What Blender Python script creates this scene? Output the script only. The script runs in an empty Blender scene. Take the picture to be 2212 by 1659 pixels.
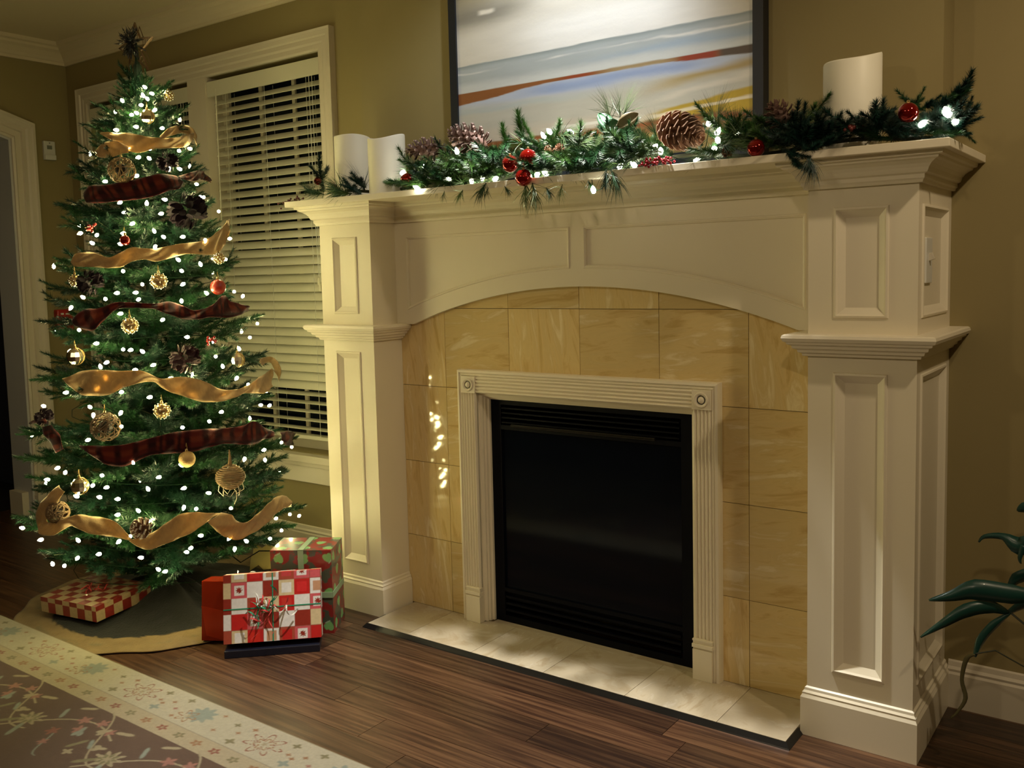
import bpy, bmesh, math, random
import numpy as np
from mathutils import Vector, Matrix, Euler
from mathutils.geometry import tessellate_polygon
random.seed(7); rng = np.random.default_rng(7)
PI = math.pi; sc = bpy.context.scene; col = sc.collection
R = math.radians

# ------------------------------------------------------------------ camera
CAM = Vector((2.32004, -2.72742, 1.35453)); YAW, PIT, ROL, FPX = R(-36.11377), R(-4.8204), R(-1.38607), 1988.427
DX, DY = 3.92, -71.84
Fv = Vector((math.sin(YAW)*math.cos(PIT), math.cos(YAW)*math.cos(PIT), math.sin(PIT)))
rt = Vector((math.cos(YAW), -math.sin(YAW), 0)); up = rt.cross(Fv)
Rv = rt*math.cos(ROL) + up*math.sin(ROL); Uv = up*math.cos(ROL) - rt*math.sin(ROL)
cam = bpy.data.objects.new('camera', bpy.data.cameras.new('camera')); col.objects.link(cam)
cam.matrix_world = Matrix(((Rv.x, Uv.x, -Fv.x, CAM.x), (Rv.y, Uv.y, -Fv.y, CAM.y), (Rv.z, Uv.z, -Fv.z, CAM.z), (0, 0, 0, 1)))
cam.data.sensor_width = 36; cam.data.lens = FPX/2212*36
cam.data.shift_x = -DX/2212; cam.data.shift_y = DY/2212; cam.data.clip_start = .02
sc.camera = cam
def ray(px, py): return (Fv + Rv*((px-1106-DX)/FPX) - Uv*((py-829.5-DY)/FPX))
def at(px, py, ax, val):                      # a pixel's point on the plane where coordinate ax == val
    d = ray(px, py); return CAM + d*((val-CAM[ax])/d[ax])

# ------------------------------------------------------------------ world, exposure, lights
sc.view_settings.view_transform = 'Standard'; sc.view_settings.look = 'None'
sc.view_settings.gamma = 1; sc.view_settings.use_curve_mapping = False
sc.view_settings.exposure = 0.0
w = bpy.data.worlds.new('night'); sc.world = w; w.use_nodes = True
w.node_tree.nodes['Background'].inputs[0].default_value = (.30, .36, .34, 1)
w.node_tree.nodes['Background'].inputs[1].default_value = .02
def spot(name, loc, tgt, watts, color, size=100, blend=.6, rad=.04):
    l = bpy.data.lights.new(name, 'SPOT'); l.energy = watts; l.color = color
    l.spot_size = R(size); l.spot_blend = blend; l.shadow_soft_size = rad
    o = bpy.data.objects.new(name, l); col.objects.link(o); o.location = loc
    o.rotation_euler = (Vector(tgt)-Vector(loc)).to_track_quat('-Z', 'Y').to_euler(); return o
WARM = (1, .79, .52)
spot('ceiling_downlight', (2.85, -.9, 2.72), (2.5, -.7, 0), 52, WARM, 150, .5, .035)
spot('ceiling_downlight', (2.6, -3.6, 2.72), (1.6, -1.9, 0), 58, WARM, 150, .5, .06)
spot('ceiling_downlight', (.3, -3.7, 2.72), (.3, -2.2, 0), 36, WARM, 150, .5, .06)
spot('ceiling_downlight', (-1.9, -3.4, 2.72), (-1.9, -2.4, 0), 10, WARM, 150, .5, .06)
spot('picture_spotlight', (.70, -.36, 2.72), (.52, .07, 2.08), 26, (.88, .94, 1), 104, .7, .03)
spot('picture_spotlight', (.70, -.36, 2.72), (.70, -.52, 0), 330, (1, .97, .90), 60, .55, .03)

# ------------------------------------------------------------------ helpers
def link(o, parent=None):
    col.objects.link(o)
    if parent: o.parent = parent
    return o
class MB:
    def __init__(s): s.v = []; s.f = []; s.m = []; s.mi = 0
    def add(s, vs, fs):
        b = len(s.v); s.v += [tuple(v) for v in vs]; s.f += [tuple(b+i for i in f) for f in fs]; s.m += [s.mi]*len(fs)
    def box(s, x0, x1, y0, y1, z0, z1, M=None):
        vs = [(x, y, z) for z in (z0, z1) for y in (y0, y1) for x in (x0, x1)]
        if M: vs = [M @ Vector(v) for v in vs]
        s.add(vs, [(0, 2, 3, 1), (4, 5, 7, 6), (0, 1, 5, 4), (2, 6, 7, 3), (0, 4, 6, 2), (1, 3, 7, 5)])
    def tube(s, pts, r, n=6, closed=False, r2=None):
        pts = [Vector(p) for p in pts]; N = len(pts); rings = []; a = None
        for i, p in enumerate(pts):
            t = (pts[(i+1) % N if closed else min(i+1, N-1)] - pts[(i-1) % N if closed else max(i-1, 0)])
            t = t.normalized() if t.length > 1e-9 else Vector((0, 0, 1))
            if a is None: a = t.orthogonal().normalized()
            else:
                a = (a - t*a.dot(t)); a = a.normalized() if a.length > 1e-6 else t.orthogonal().normalized()
            b = t.cross(a); rr = r if r2 is None else r + (r2-r)*i/max(N-1, 1)
            rings.append([p + (a*math.cos(2*PI*k/n) + b*math.sin(2*PI*k/n))*rr for k in range(n)])
        vs = [v for q in rings for v in q]; fs = []
        for i in range(N if closed else N-1):
            j = (i+1) % N
            for k in range(n): fs.append((i*n+k, i*n+(k+1) % n, j*n+(k+1) % n, j*n+k))
        if not closed: fs += [tuple(range(n))[::-1], tuple((N-1)*n+k for k in range(n))]
        s.add(vs, fs)
    def lathe(s, prof, n=24, M=None, caps=True):
        vs = []; fs = []
        for r_, z in prof:
            for k in range(n):
                v = Vector((r_*math.cos(2*PI*k/n), r_*math.sin(2*PI*k/n), z)); vs.append(M @ v if M else v)
        for i in range(len(prof)-1):
            for k in range(n): fs.append((i*n+k, i*n+(k+1) % n, (i+1)*n+(k+1) % n, (i+1)*n+k))
        if caps:
            if prof[0][0] > 1e-4: fs.append(tuple(range(n))[::-1])
            if prof[-1][0] > 1e-4: fs.append(tuple((len(prof)-1)*n+k for k in range(n)))
        s.add(vs, fs)
    def ball(s, c, r, n=12, sz=1.0):
        c = Vector(c); m = n//2
        prof = [(max(r*math.sin(PI*i/m), 1e-5), -r*sz*math.cos(PI*i/m)) for i in range(m+1)]
        s.lathe(prof, n, Matrix.Translation(c), caps=False)
    def loft(s, poly, profile, fn, closed=True):
        """offset a 2-D polyline by each profile (inset, height) and map (u,v,h) to 3-D"""
        N = len(poly); P = [Vector(p) for p in poly]; nor = []
        for i in range(N):
            def en(a, b):
                d = (P[b]-P[a]).normalized(); return Vector((-d.y, d.x))
            if closed: n1, n2 = en((i-1) % N, i), en(i, (i+1) % N)
            else:
                n1 = en(i-1, i) if i > 0 else en(0, 1); n2 = en(i, i+1) if i < N-1 else n1
            m = (n1+n2); m = m/(m.length_squared/2) if m.length > 1e-6 else n1
            nor.append(m)
        vs = []; fs = []; K = len(profile)
        for i in range(N):
            for (o, h) in profile:
                q = P[i]+nor[i]*o; vs.append(fn(q.x, q.y, h))
        for i in range(N if closed else N-1):
            j = (i+1) % N
            for k in range(K-1): fs.append((i*K+k, j*K+k, j*K+k+1, i*K+k+1))
        if not closed: fs += [tuple(range(K)), tuple((N-1)*K+k for k in range(K))[::-1]]
        s.add(vs, fs)
    def build(s, name, mats, parent=None, smooth=False, bevel=0, solid=0, autosmooth=None):
        me = bpy.data.meshes.new(name); me.from_pydata(s.v, [], s.f)
        mats = mats if isinstance(mats, (list, tuple)) else [mats]
        for m in mats: me.materials.append(m)
        if len(mats) > 1: me.polygons.foreach_set('material_index', s.m)
        bm = bmesh.new(); bm.from_mesh(me); bmesh.ops.recalc_face_normals(bm, faces=bm.faces); bm.to_mesh(me); bm.free()
        if smooth: me.polygons.foreach_set('use_smooth', [True]*len(me.polygons))
        o = link(bpy.data.objects.new(name, me), parent)
        if bevel:
            b = o.modifiers.new('b', 'BEVEL'); b.width = bevel; b.segments = 2; b.limit_method = 'ANGLE'
        if solid:
            b = o.modifiers.new('s', 'SOLIDIFY'); b.thickness = solid; b.offset = 0
        return o
def tag(o, label=None, cat=None, group=None, kind=None):
    if label: o['label'] = label
    if cat: o['category'] = cat
    if group: o['group'] = group
    if kind: o['kind'] = kind
    return o
def thing(name, loc, label, cat, group=None, rot=(0, 0, 0)):
    o = bpy.data.objects.new(name, None); col.objects.link(o); o.location = loc; o.rotation_euler = rot
    o.empty_display_size = .05
    return tag(o, label, cat, group)
def inst(name, me, parent=None, M=None):
    o = bpy.data.objects.new(name, me); link(o, parent)
    if M is not None: o.matrix_local = M
    return o
def frame_M(loc, xdir, zdir=(0, 0, 1), s=1.0):
    x = Vector(xdir).normalized(); z = Vector(zdir); z = z - x*z.dot(x)
    z = z.normalized() if z.length > 1e-5 else x.orthogonal().normalized(); y = z.cross(x)
    return Matrix(((x.x*s, y.x*s, z.x*s, loc[0]), (x.y*s, y.y*s, z.y*s, loc[1]), (x.z*s, y.z*s, z.z*s, loc[2]), (0, 0, 0, 1)))

# ------------------------------------------------------------------ materials
MATS = {}
def mat(name, color, rough=.5, metal=0, noise=None, bump=None, rand=0, stretch=(1, 1, 1), emit=None, es=1, spec=.5, attr=False, sheen=0, trans=0, alpha=None, coat=0):
    m = bpy.data.materials.new(name); m.use_nodes = True; nt = m.node_tree; N = nt.nodes; L = nt.links
    p = N['Principled BSDF']; c = (*color, 1)
    p.inputs['Base Color'].default_value = c; p.inputs['Roughness'].default_value = rough; p.inputs['Metallic'].default_value = metal
    p.inputs['Specular IOR Level'].default_value = spec; p.inputs['Sheen Weight'].default_value = sheen
    p.inputs['Transmission Weight'].default_value = trans; p.inputs['Coat Weight'].default_value = coat
    if emit: p.inputs['Emission Color'].default_value = (*emit, 1); p.inputs['Emission Strength'].default_value = es
    src = None
    tc = N.new('ShaderNodeTexCoord'); mp = N.new('ShaderNodeMapping'); mp.inputs['Scale'].default_value = stretch
    L.new(tc.outputs['Object'], mp.inputs['Vector'])
    if attr:
        a = N.new('ShaderNodeAttribute'); a.attribute_name = 'Col'; src = a.outputs['Color']
    if noise:                                   # (scale, second colour, contrast)
        n = N.new('ShaderNodeTexNoise'); n.inputs['Scale'].default_value = noise[0]; n.inputs['Detail'].default_value = 6
        L.new(mp.outputs[0], n.inputs['Vector'])
        r_ = N.new('ShaderNodeValToRGB'); k = noise[2]; r_.color_ramp.elements[0].position = .5-k; r_.color_ramp.elements[1].position = .5+k
        r_.color_ramp.elements[0].color = (*noise[1], 1); r_.color_ramp.elements[1].color = c
        L.new(n.outputs['Fac'], r_.inputs[0])
        if src:
            mx = N.new('ShaderNodeMix'); mx.data_type = 'RGBA'; mx.blend_type = 'MULTIPLY'; mx.inputs[0].default_value = 1
            L.new(src, mx.inputs[6]); L.new(r_.outputs[0], mx.inputs[7]); src = mx.outputs[2]
        else: src = r_.outputs[0]
    if rand:
        oi = N.new('ShaderNodeObjectInfo'); hs = N.new('ShaderNodeHueSaturation'); ma = N.new('ShaderNodeMapRange')
        ma.inputs['To Min'].default_value = 1-rand; ma.inputs['To Max'].default_value = 1+rand
        L.new(oi.outputs['Random'], ma.inputs['Value']); L.new(ma.outputs[0], hs.inputs['Value'])
        if src: L.new(src, hs.inputs['Color'])
        else: hs.inputs['Color'].default_value = c
        src = hs.outputs[0]
    if src: L.new(src, p.inputs['Base Color'])
    if bump:                                    # (scale, strength, distance)
        n = N.new('ShaderNodeTexNoise'); n.inputs['Scale'].default_value = bump[0]; n.inputs['Detail'].default_value = 4
        L.new(mp.outputs[0], n.inputs['Vector'])
        b = N.new('ShaderNodeBump'); b.inputs['Strength'].default_value = bump[1]; b.inputs['Distance'].default_value = bump[2]
        L.new(n.outputs['Fac'], b.inputs['Height']); L.new(b.outputs[0], p.inputs['Normal'])
    return m
M_wall = mat('wall_paint', (.285, .230, .100), .8, noise=(3, (.268, .216, .094), .3), bump=(180, .15, .001))
M_ceil = mat('ceiling_paint', (.66, .57, .40), .85, bump=(120, .1, .001))
M_white = mat('mantel_paint', (.83, .755, .585), .36, bump=(60, .03, .001), noise=(4, (.80, .73, .565), .3))
M_trim = mat('trim_paint', (.62, .56, .44), .4, bump=(60, .03, .001))
M_dark = mat('black_metal', (.0015, .002, .005), .55, spec=.12)
M_bmet = mat('edge_metal', (.02, .019, .018), .28, metal=.6)
M_glass = mat('dark_glass', (.004, .007, .014), .08, trans=.3, spec=.12)
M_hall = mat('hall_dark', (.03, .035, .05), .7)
M_slat = mat('blind_slat', (.62, .60, .46), .4)
M_cord = mat('cord', (.6, .6, .52), .7)
# travertine tile: veins whose direction differs from tile to tile
def travertine(name, c1, c2, c3):
    m = bpy.data.materials.new(name); m.use_nodes = True; nt = m.node_tree; N = nt.nodes; L = nt.links; p = N['Principled BSDF']
    p.inputs['Roughness'].default_value = .05; p.inputs['Specular IOR Level'].default_value = .45
    tc = N.new('ShaderNodeTexCoord'); oi = N.new('ShaderNodeObjectInfo')
    mul = N.new('ShaderNodeMath'); mul.operation = 'MULTIPLY'; mul.inputs[1].default_value = 25; L.new(oi.outputs['Random'], mul.inputs[0])
    rnd = N.new('ShaderNodeMath'); rnd.operation = 'GREATER_THAN'; rnd.inputs[1].default_value = .55; L.new(oi.outputs['Random'], rnd.inputs[0])
    ang = N.new('ShaderNodeMath'); ang.operation = 'MULTIPLY_ADD'; ang.inputs[1].default_value = PI/2; ang.inputs[2].default_value = .12; L.new(rnd.outputs[0], ang.inputs[0])
    cb = N.new('ShaderNodeCombineXYZ')
    for k in (0, 1, 2): L.new(mul.outputs[0], cb.inputs[k])
    ad = N.new('ShaderNodeVectorMath'); ad.operation = 'ADD'; L.new(tc.outputs['Object'], ad.inputs[0]); L.new(cb.outputs[0], ad.inputs[1])
    vr = N.new('ShaderNodeVectorRotate'); vr.rotation_type = 'Y_AXIS'; L.new(tc.outputs['Object'], vr.inputs['Vector']); L.new(ang.outputs[0], vr.inputs['Angle'])
    ad = N.new('ShaderNodeVectorMath'); ad.operation = 'ADD'; L.new(vr.outputs[0], ad.inputs[0]); L.new(cb.outputs[0], ad.inputs[1])
    mp = N.new('ShaderNodeMapping'); mp.inputs['Scale'].default_value = (1.6, 3, 9); L.new(ad.outputs[0], mp.inputs['Vector'])
    n = N.new('ShaderNodeTexNoise'); n.inputs['Scale'].default_value = 2.6; n.inputs['Detail'].default_value = 9; n.inputs['Roughness'].default_value = .62; n.inputs['Distortion'].default_value = .9
    L.new(mp.outputs[0], n.inputs['Vector'])
    r_ = N.new('ShaderNodeValToRGB'); e = r_.color_ramp.elements
    e[0].position = .36; e[0].color = (*c2, 1); e[1].position = .66; e[1].color = (*c3, 1)
    q = e.new(.47); q.color = (*c1, 1); q = e.new(.56); q.color = (*[x*.95 for x in c1], 1)
    L.new(n.outputs['Fac'], r_.inputs[0])
    hs = N.new('ShaderNodeHueSaturation'); ma = N.new('ShaderNodeMapRange'); ma.inputs['To Min'].default_value = .88; ma.inputs['To Max'].default_value = 1.1
    L.new(oi.outputs['Random'], ma.inputs['Value']); L.new(ma.outputs[0], hs.inputs['Value']); L.new(r_.outputs[0], hs.inputs['Color'])
    L.new(hs.outputs[0], p.inputs['Base Color']); return m
M_tile = travertine('travertine', (.73, .56, .265), (.60, .42, .17), (.82, .69, .42))
M_htile = travertine('hearth_travertine', (.52, .445, .32), (.43, .35, .23), (.60, .54, .43))
M_grout = mat('grout', (.19, .135, .065), .8)
# wood planks
def wood(name):
    m = bpy.data.materials.new(name); m.use_nodes = True; nt = m.node_tree; N = nt.nodes; L = nt.links; p = N['Principled BSDF']
    p.inputs['Roughness'].default_value = .34
    tc = N.new('ShaderNodeTexCoord'); oi = N.new('ShaderNodeObjectInfo'); cb = N.new('ShaderNodeCombineXYZ')
    mu = N.new('ShaderNodeMath'); mu.operation = 'MULTIPLY'; mu.inputs[1].default_value = 40; L.new(oi.outputs['Random'], mu.inputs[0])
    for k in (0, 1): L.new(mu.outputs[0], cb.inputs[k])
    ad = N.new('ShaderNodeVectorMath'); ad.operation = 'ADD'; L.new(tc.outputs['Object'], ad.inputs[0]); L.new(cb.outputs[0], ad.inputs[1])
    mp = N.new('ShaderNodeMapping'); mp.inputs['Scale'].default_value = (1.1, 30, 1); L.new(ad.outputs[0], mp.inputs['Vector'])
    n = N.new('ShaderNodeTexNoise'); n.inputs['Scale'].default_value = 2.5; n.inputs['Detail'].default_value = 8; n.inputs['Distortion'].default_value = .6; L.new(mp.outputs[0], n.inputs['Vector'])
    r_ = N.new('ShaderNodeValToRGB'); e = r_.color_ramp.elements; e[0].position = .35; e[0].color = (.030, .0125, .0065, 1); e[1].position = .68; e[1].color = (.105, .052, .025, 1)
    q = e.new(.5); q.color = (.058, .026, .0125, 1)
    L.new(n.outputs['Fac'], r_.inputs[0])
    ra = N.new('ShaderNodeMapRange'); ra.inputs['To Min'].default_value = .6; ra.inputs['To Max'].default_value = 1.35; L.new(oi.outputs['Random'], ra.inputs['Value'])
    hs = N.new('ShaderNodeHueSaturation'); L.new(ra.outputs[0], hs.inputs['Value']); L.new(r_.outputs[0], hs.inputs['Color']); L.new(hs.outputs[0], p.inputs['Base Color'])
    b = N.new('ShaderNodeBump'); b.inputs['Strength'].default_value = .25; b.inputs['Distance'].default_value = .001; L.new(n.outputs['Fac'], b.inputs['Height']); L.new(b.outputs[0], p.inputs['Normal'])
    return m
M_wood = wood('dark_wood_plank')

# ------------------------------------------------------------------ room shell
YB = .25; XL = -3.1; XR = 4.6; YF = -5.2; ZC = 2.75; XPL, XPR = -.511, 1.757; YBR = .11
def struct(o): return tag(o, kind='structure')
# floor: base + planks laid along X
b = MB(); b.box(XL-2.9, XR, YF, YB+.15, -.06, -.006); floor = struct(b.build('floor', mat('floor_gap', (.008, .004, .003), .8)))
pw = .125; k = 0
y = YB+.1; row = 0
while y > -2.1:
    x = XL-.1 - random.random()*.9
    while x < 2.9:
        L_ = random.choice((.75, .95, 1.2, 1.4)); x1 = x+L_
        xa, xb = max(x, XL-.3), min(x1, 3.3)
        if xb-xa > .1:
            q = MB(); q.box(-(xb-xa)/2+.0008, (xb-xa)/2-.0008, -pw/2+.0008, pw/2-.0008, -.006, 0)
            o = q.build('plank', M_wood, floor); o.location = ((xa+xb)/2, y-pw/2, random.uniform(-.0004, 0))
        x = x1
    y -= pw
q = MB(); q.box(XL-.3, XR, YF, y, -.006, 0); o = q.build('plank', M_wood, floor); tag(o, kind='stuff')
q = MB(); q.box(3.3, XR, y, YB+.1, -.006, 0); o = q.build('plank', M_wood, floor); tag(o, kind='stuff')
# back wall (with the double window opening)
WX0, WX1, WZ0, WZ1 = -2.86, -.905, .51, 2.385
b = MB()
b.box(XL-.2, WX0, YB, YB+.15, 0, ZC); b.box(WX1, XR, YB, YB+.15, 0, ZC); b.box(WX0, WX1, YB, YB+.15, 0, WZ0); b.box(WX0, WX1, YB, YB+.15, WZ1, ZC)
struct(b.build('wall_back', M_wall))
b = MB(); b.box(XPL, XPR, YBR, YB, 1.63, ZC)
b.box(XPL+.02, .17, YBR, YB-.001, 0, 1.63); b.box(1.055, XPR-.02, YBR, YB-.001, 0, 1.63); b.box(.17, 1.055, YBR, YB-.001, .92, 1.63); struct(b.build('wall_chimney', M_wall))
b = MB(); b.box(XR, XR+.1, YF, YB+.15, 0, ZC); struct(b.build('wall_right', M_wall))
b = MB(); b.box(XL-2.9, XR, YF-.1, YF, 0, ZC); struct(b.build('wall_front', M_wall))
b = MB(); b.box(XL-2.9, XR, YF, YB+.15, ZC, ZC+.1); struct(b.build('ceiling', M_ceil))
# left wall with a segmental-arched doorway
DY1 = -.10; DW = 1.3; DY0 = DY1-DW; DZ = 2.185; DC = (DY0+DY1)/2
RA = 2.06; rise = RA-math.sqrt(RA*RA-(DW/2)**2)
def arcz(y, base=DZ, off=0): return base + math.sqrt(max((RA+off)**2-(y-DC)**2, 0)) - math.sqrt(RA*RA-(DW/2)**2)
TH = .22
outer = [(YB+.1, 0), (YB+.1, ZC), (YF, ZC), (YF, 0), (DY0, 0)]
arc = [(DY0+DW*i/16, arcz(DY0+DW*i/16)) for i in range(17)]
poly = outer + arc + [(DY1, 0)]
def prism(b, poly, fn, h0, h1, caps=True):
    tri = tessellate_polygon([[Vector((p[0], p[1], 0)) for p in poly]]); n = len(poly)
    vs = [fn(p[0], p[1], h0) for p in poly]+[fn(p[0], p[1], h1) for p in poly]
    fs = [tuple(t) for t in tri]+[tuple(i+n for i in t[::-1]) for t in tri]
    fs += [(i, (i+1) % n, (i+1) % n+n, i+n) for i in range(n)]
    b.add(vs, fs)
b = MB(); prism(b, poly, lambda u, v, h: (h, u, v), XL, XL-TH); struct(b.build('wall_left', M_wall))
# door casing: profile swept up the jambs and over the arch, plus plinth blocks and white jamb lining
dr = tag(thing('door_1', (0, 0, 0), None, None), kind='structure')
path = [(DY1, .15), (DY1, DZ)] + [(p[0], p[1]) for p in arc[::-1][1:-1]] + [(DY0, DZ), (DY0, .15)]
prof = [(0, 0), (0, .014), (-.012, .02), (-.02, .012), (-.05, .014), (-.055, .024), (-.075, .022), (-.085, .03), (-.105, .034), (-.112, .04), (-.125, .04), (-.125, 0)]
b = MB(); b.loft(path, [(-o, h) for o, h in prof] if False else prof, lambda u, v, h: (XL+h, u, v), closed=False)
o = b.build('casing', M_trim, dr)
b = MB()
for (ya, yb) in ((DY1-.003, DY1+.135), (DY0-.135, DY0+.003)):
    b.box(XL, XL+.045, ya, yb, 0, .125); b.box(XL, XL+.04, ya+.004, yb-.004, .125, .142); b.box(XL, XL+.036, ya+.008, yb-.008, .142, .156)
b.build('plinth_block', M_trim, dr)
b = MB(); b.loft([(DY1, 0)]+[(DY1, DZ)]+arc[::-1][1:-1]+[(DY0, DZ), (DY0, 0)], [(0, XL), (.012, XL), (.012, XL-TH), (0, XL-TH)], lambda u, v, h: (h, u, v), closed=False)
b.build('jamb_lining', mat('jamb_paint', (.5, .5, .5), .5), dr)
b = MB(); b.box(XL-.2, XL-.05, DY1-.05, DY1-.012, 0, .14); b.build('jamb_base', M_trim, dr)
# dim room beyond the doorway
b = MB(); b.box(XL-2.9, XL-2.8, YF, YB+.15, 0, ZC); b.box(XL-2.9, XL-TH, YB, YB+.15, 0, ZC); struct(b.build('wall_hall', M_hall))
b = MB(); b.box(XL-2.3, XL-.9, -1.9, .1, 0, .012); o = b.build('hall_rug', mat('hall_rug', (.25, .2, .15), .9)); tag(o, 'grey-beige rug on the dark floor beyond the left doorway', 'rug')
# crown moulding (back wall, left wall)
cp = [(0, 2.64), (.012, 2.64), (.014, 2.655), (.02, 2.66), (.03, 2.675), (.055, 2.70), (.075, 2.712), (.08, 2.725), (.10, 2.73), (.105, 2.75), (0, 2.75)]
b = MB(); b.loft([(XL, YF), (XL, YB), (XPL, YB), (XPL, YBR), (XPR, YBR), (XPR, YB), (XR, YB)], [(-o, h) for o, h in cp], lambda u, v, h: (u, v, h), closed=False)
struct(b.build('trim_1', M_ceil))
# baseboards
bp = [(0, 0), (.016, 0), (.016, .105), (.012, .112), (.014, .12), (.008, .128), (.006, .142), (0, .146)]
for nm, pts in (('baseboard_back', [(XL, YB), (XPL-.02, YB)]), ('baseboard_right', [(XPR+.012, YB), (XR, YB)]), ('baseboard_left', [(XL, DY1+.14), (XL, YB)])):
    b = MB(); b.loft(pts, [(-o, h) for o, h in bp], lambda u, v, h: (u, v, h), closed=False); struct(b.build(nm, M_trim))

# ------------------------------------------------------------------ window_1 : casing, mullion, sill, frames, glass
win = tag(thing('window_1', (0, 0, 0), None, None), kind='structure')
CX0, CX1, CZ1 = -2.96, -.812, 2.50
b = MB(); pth = [(WX1, WZ0-.03), (WX1, WZ1), (WX0, WZ1), (WX0, WZ0-.03)]
pr_ = [(0, 0), (0, .016), (-.01, .02), (-.03, .018), (-.04, .022), (-.06, .02), (-.066, .028), (-.085, .03), (-.095, .034), (-.095, 0)]
b.loft(pth, pr_, lambda u, v, h: (u, YB-h, v), closed=False)
b.build('casing', M_trim, win)
MX0, MX1 = -1.895, -1.745
b = MB(); b.box(MX0, MX1, YB-.018, YB+.12, WZ0, WZ1); b.build('mullion', M_trim, win)
b = MB(); b.box(-2.98, -.79, YB-.05, YB+.12, .47, .505); b.box(-2.96, -.812, YB-.03, YB, .445, .47); b.box(-2.955, -.817, YB-.02, YB, .365, .445)
b.build('window_sill', M_trim, win, bevel=.003)
for (x0, x1) in ((WX0, MX0), (MX1, WX1)):
    f = MB(); fw = .05; ya, yb = YB+.085, YB+.12
    f.box(x0, x0+fw, ya, yb, WZ0, WZ1); f.box(x1-fw, x1, ya, yb, WZ0, WZ1); f.box(x0+fw, x1-fw, ya, yb, WZ0, WZ0+.06); f.box(x0+fw, x1-fw, ya, yb, WZ1-.05, WZ1)
    f.box(x0+fw, x1-fw, ya, yb, 1.42, 1.47)
    fr = f.build('sash', M_trim, win)
    wdt = (x1-x0-2*fw)/3
    for i in (1, 2):
        g = MB(); g.box(x0+fw+wdt*i-.011, x0+fw+wdt*i+.011, ya+.003, ya+.014, WZ0+.06, WZ1-.05); g.build('muntin', M_trim, fr)
    for (za, zb) in ((WZ0+.06, 1.42), (1.47, WZ1-.05)):
        g = MB(); g.box(x0+fw, x1-fw, ya+.016, ya+.02, za, zb); g.build('pane', M_glass, fr)
b = MB(); b.box(-3.4, -.4, YB+1.2, YB+1.25, -.5, 3.2); o = b.build('night_backdrop', mat('night_backdrop_dark', (.05, .07, .06), .9)); tag(o, 'dark fence outside behind the window blinds at night', 'backdrop')  # plain dark panel added outside to back the panes with night darkness

# blinds
def blind(x0, x1, label, full):
    t = thing('window_blind', ((x0+x1)/2, YB+.04, 2.36), label, 'blind', 'white slatted blinds in the double window')
    ox, oy, oz = t.location; yc = YB+.032-oy; W = (x1-x0)/2
    h = MB(); h.box(-W+.002, W-.002, -.04, .0, -.060, -.005); h.box(-W, W, -.052, -.04, -.075, .0); h.build('headrail', M_slat, t, bevel=.002)
    s = MB(); n = 5; wv = .0505
    vs = []
    for i in range(n+1):
        a = (i/n-.5)*wv; hh = .003*(1-(2*i/n-1)**2); c_ = .006 if i in (0, n) else 0
        vs += [(-W+.006+c_, a, hh), (W-.006-c_, a, hh)]
    vs += [(v[0], v[1], v[2]-.0025) for v in vs]; m_ = 2*(n+1)
    fs = [(2*i, 2*i+1, 2*i+3, 2*i+2) for i in range(n)]+[(m_+2*i, m_+2*i+2, m_+2*i+3, m_+2*i+1) for i in range(n)]
    fs += [(0, m_, m_+1, 1), (2*n, 2*n+1, m_+2*n+1, m_+2*n)]+[(2*i, 2*i+2, m_+2*i+2, m_+2*i) for i in range(n)]+[(2*i+1, m_+2*i+1, m_+2*i+3, 2*i+3) for i in range(n)]
    s.add(vs, fs); o = s.build('slat', M_slat, t); me = o.data; bpy.data.objects.remove(o)
    z = 2.262; zs = []
    while z > .60: zs.append(z); z -= .0432
    for i, z in enumerate(zs):
        k_ = len(zs)-1-i
        a = R(float(np.interp(z, [.85, 1.3, 1.6, 2.3], [60, 58, 43, 39]))) if k_ > 4 else R((3, 3, 4, 6, 12)[k_])
        o = inst('slat', me, t, Matrix.Translation((0, 0, z-oz)) @ Euler((a, 0, 0)).to_matrix().to_4x4())
    r_ = MB(); r_.box(-W+.006, W-.006, -.024, .024, zs[-1]-.05-oz, zs[-1]-.032-oz); r_.build('bottom_rail', M_slat, t, bevel=.003)
    for fx in (.14, .5, .86):
        xx = -W+2*W*fx; c = MB()
        for yy in (-.027, .027): c.box(xx-.0008, xx+.0008, yy-.0006, yy+.0006, zs[-1]-.04-oz, -.06)
        c.build('ladder_cord', M_cord, t)
    c = MB(); xx = W-.07; c.tube([(xx, -.05, -.04), (xx+.003, -.052, -.5), (xx+.012, -.05, -1.0)], .0016, 5); c.tube([(xx+.02, -.05, -.04), (xx+.022, -.052, -.6), (xx+.02, -.05, -1.03)], .0012, 5)
    lc = c.build('lift_cord', M_cord, t)
    for (dx_, dz_) in ((.012, -1.02), (.02, -1.05)):
        q = MB(); q.lathe([(.002, .02), (.006, .012), (.008, -.012), (.006, -.02)], 10, Matrix.Translation((xx+dx_, -.05, dz_))); q.build('tassel', M_slat, lc, smooth=True)
    c = MB(); c.tube([(-W+.07, -.05, -.04), (-W+.072, -.054, -.7)], .0035, 6); c.build('tilt_wand', M_slat, t)
blind(MX1+.004, WX1-.004, 'white slatted blind in the right window, beside the mantel', True)
blind(WX0+.004, MX0-.004, 'white slatted blind in the left window, mostly behind the Christmas tree', False)

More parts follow.
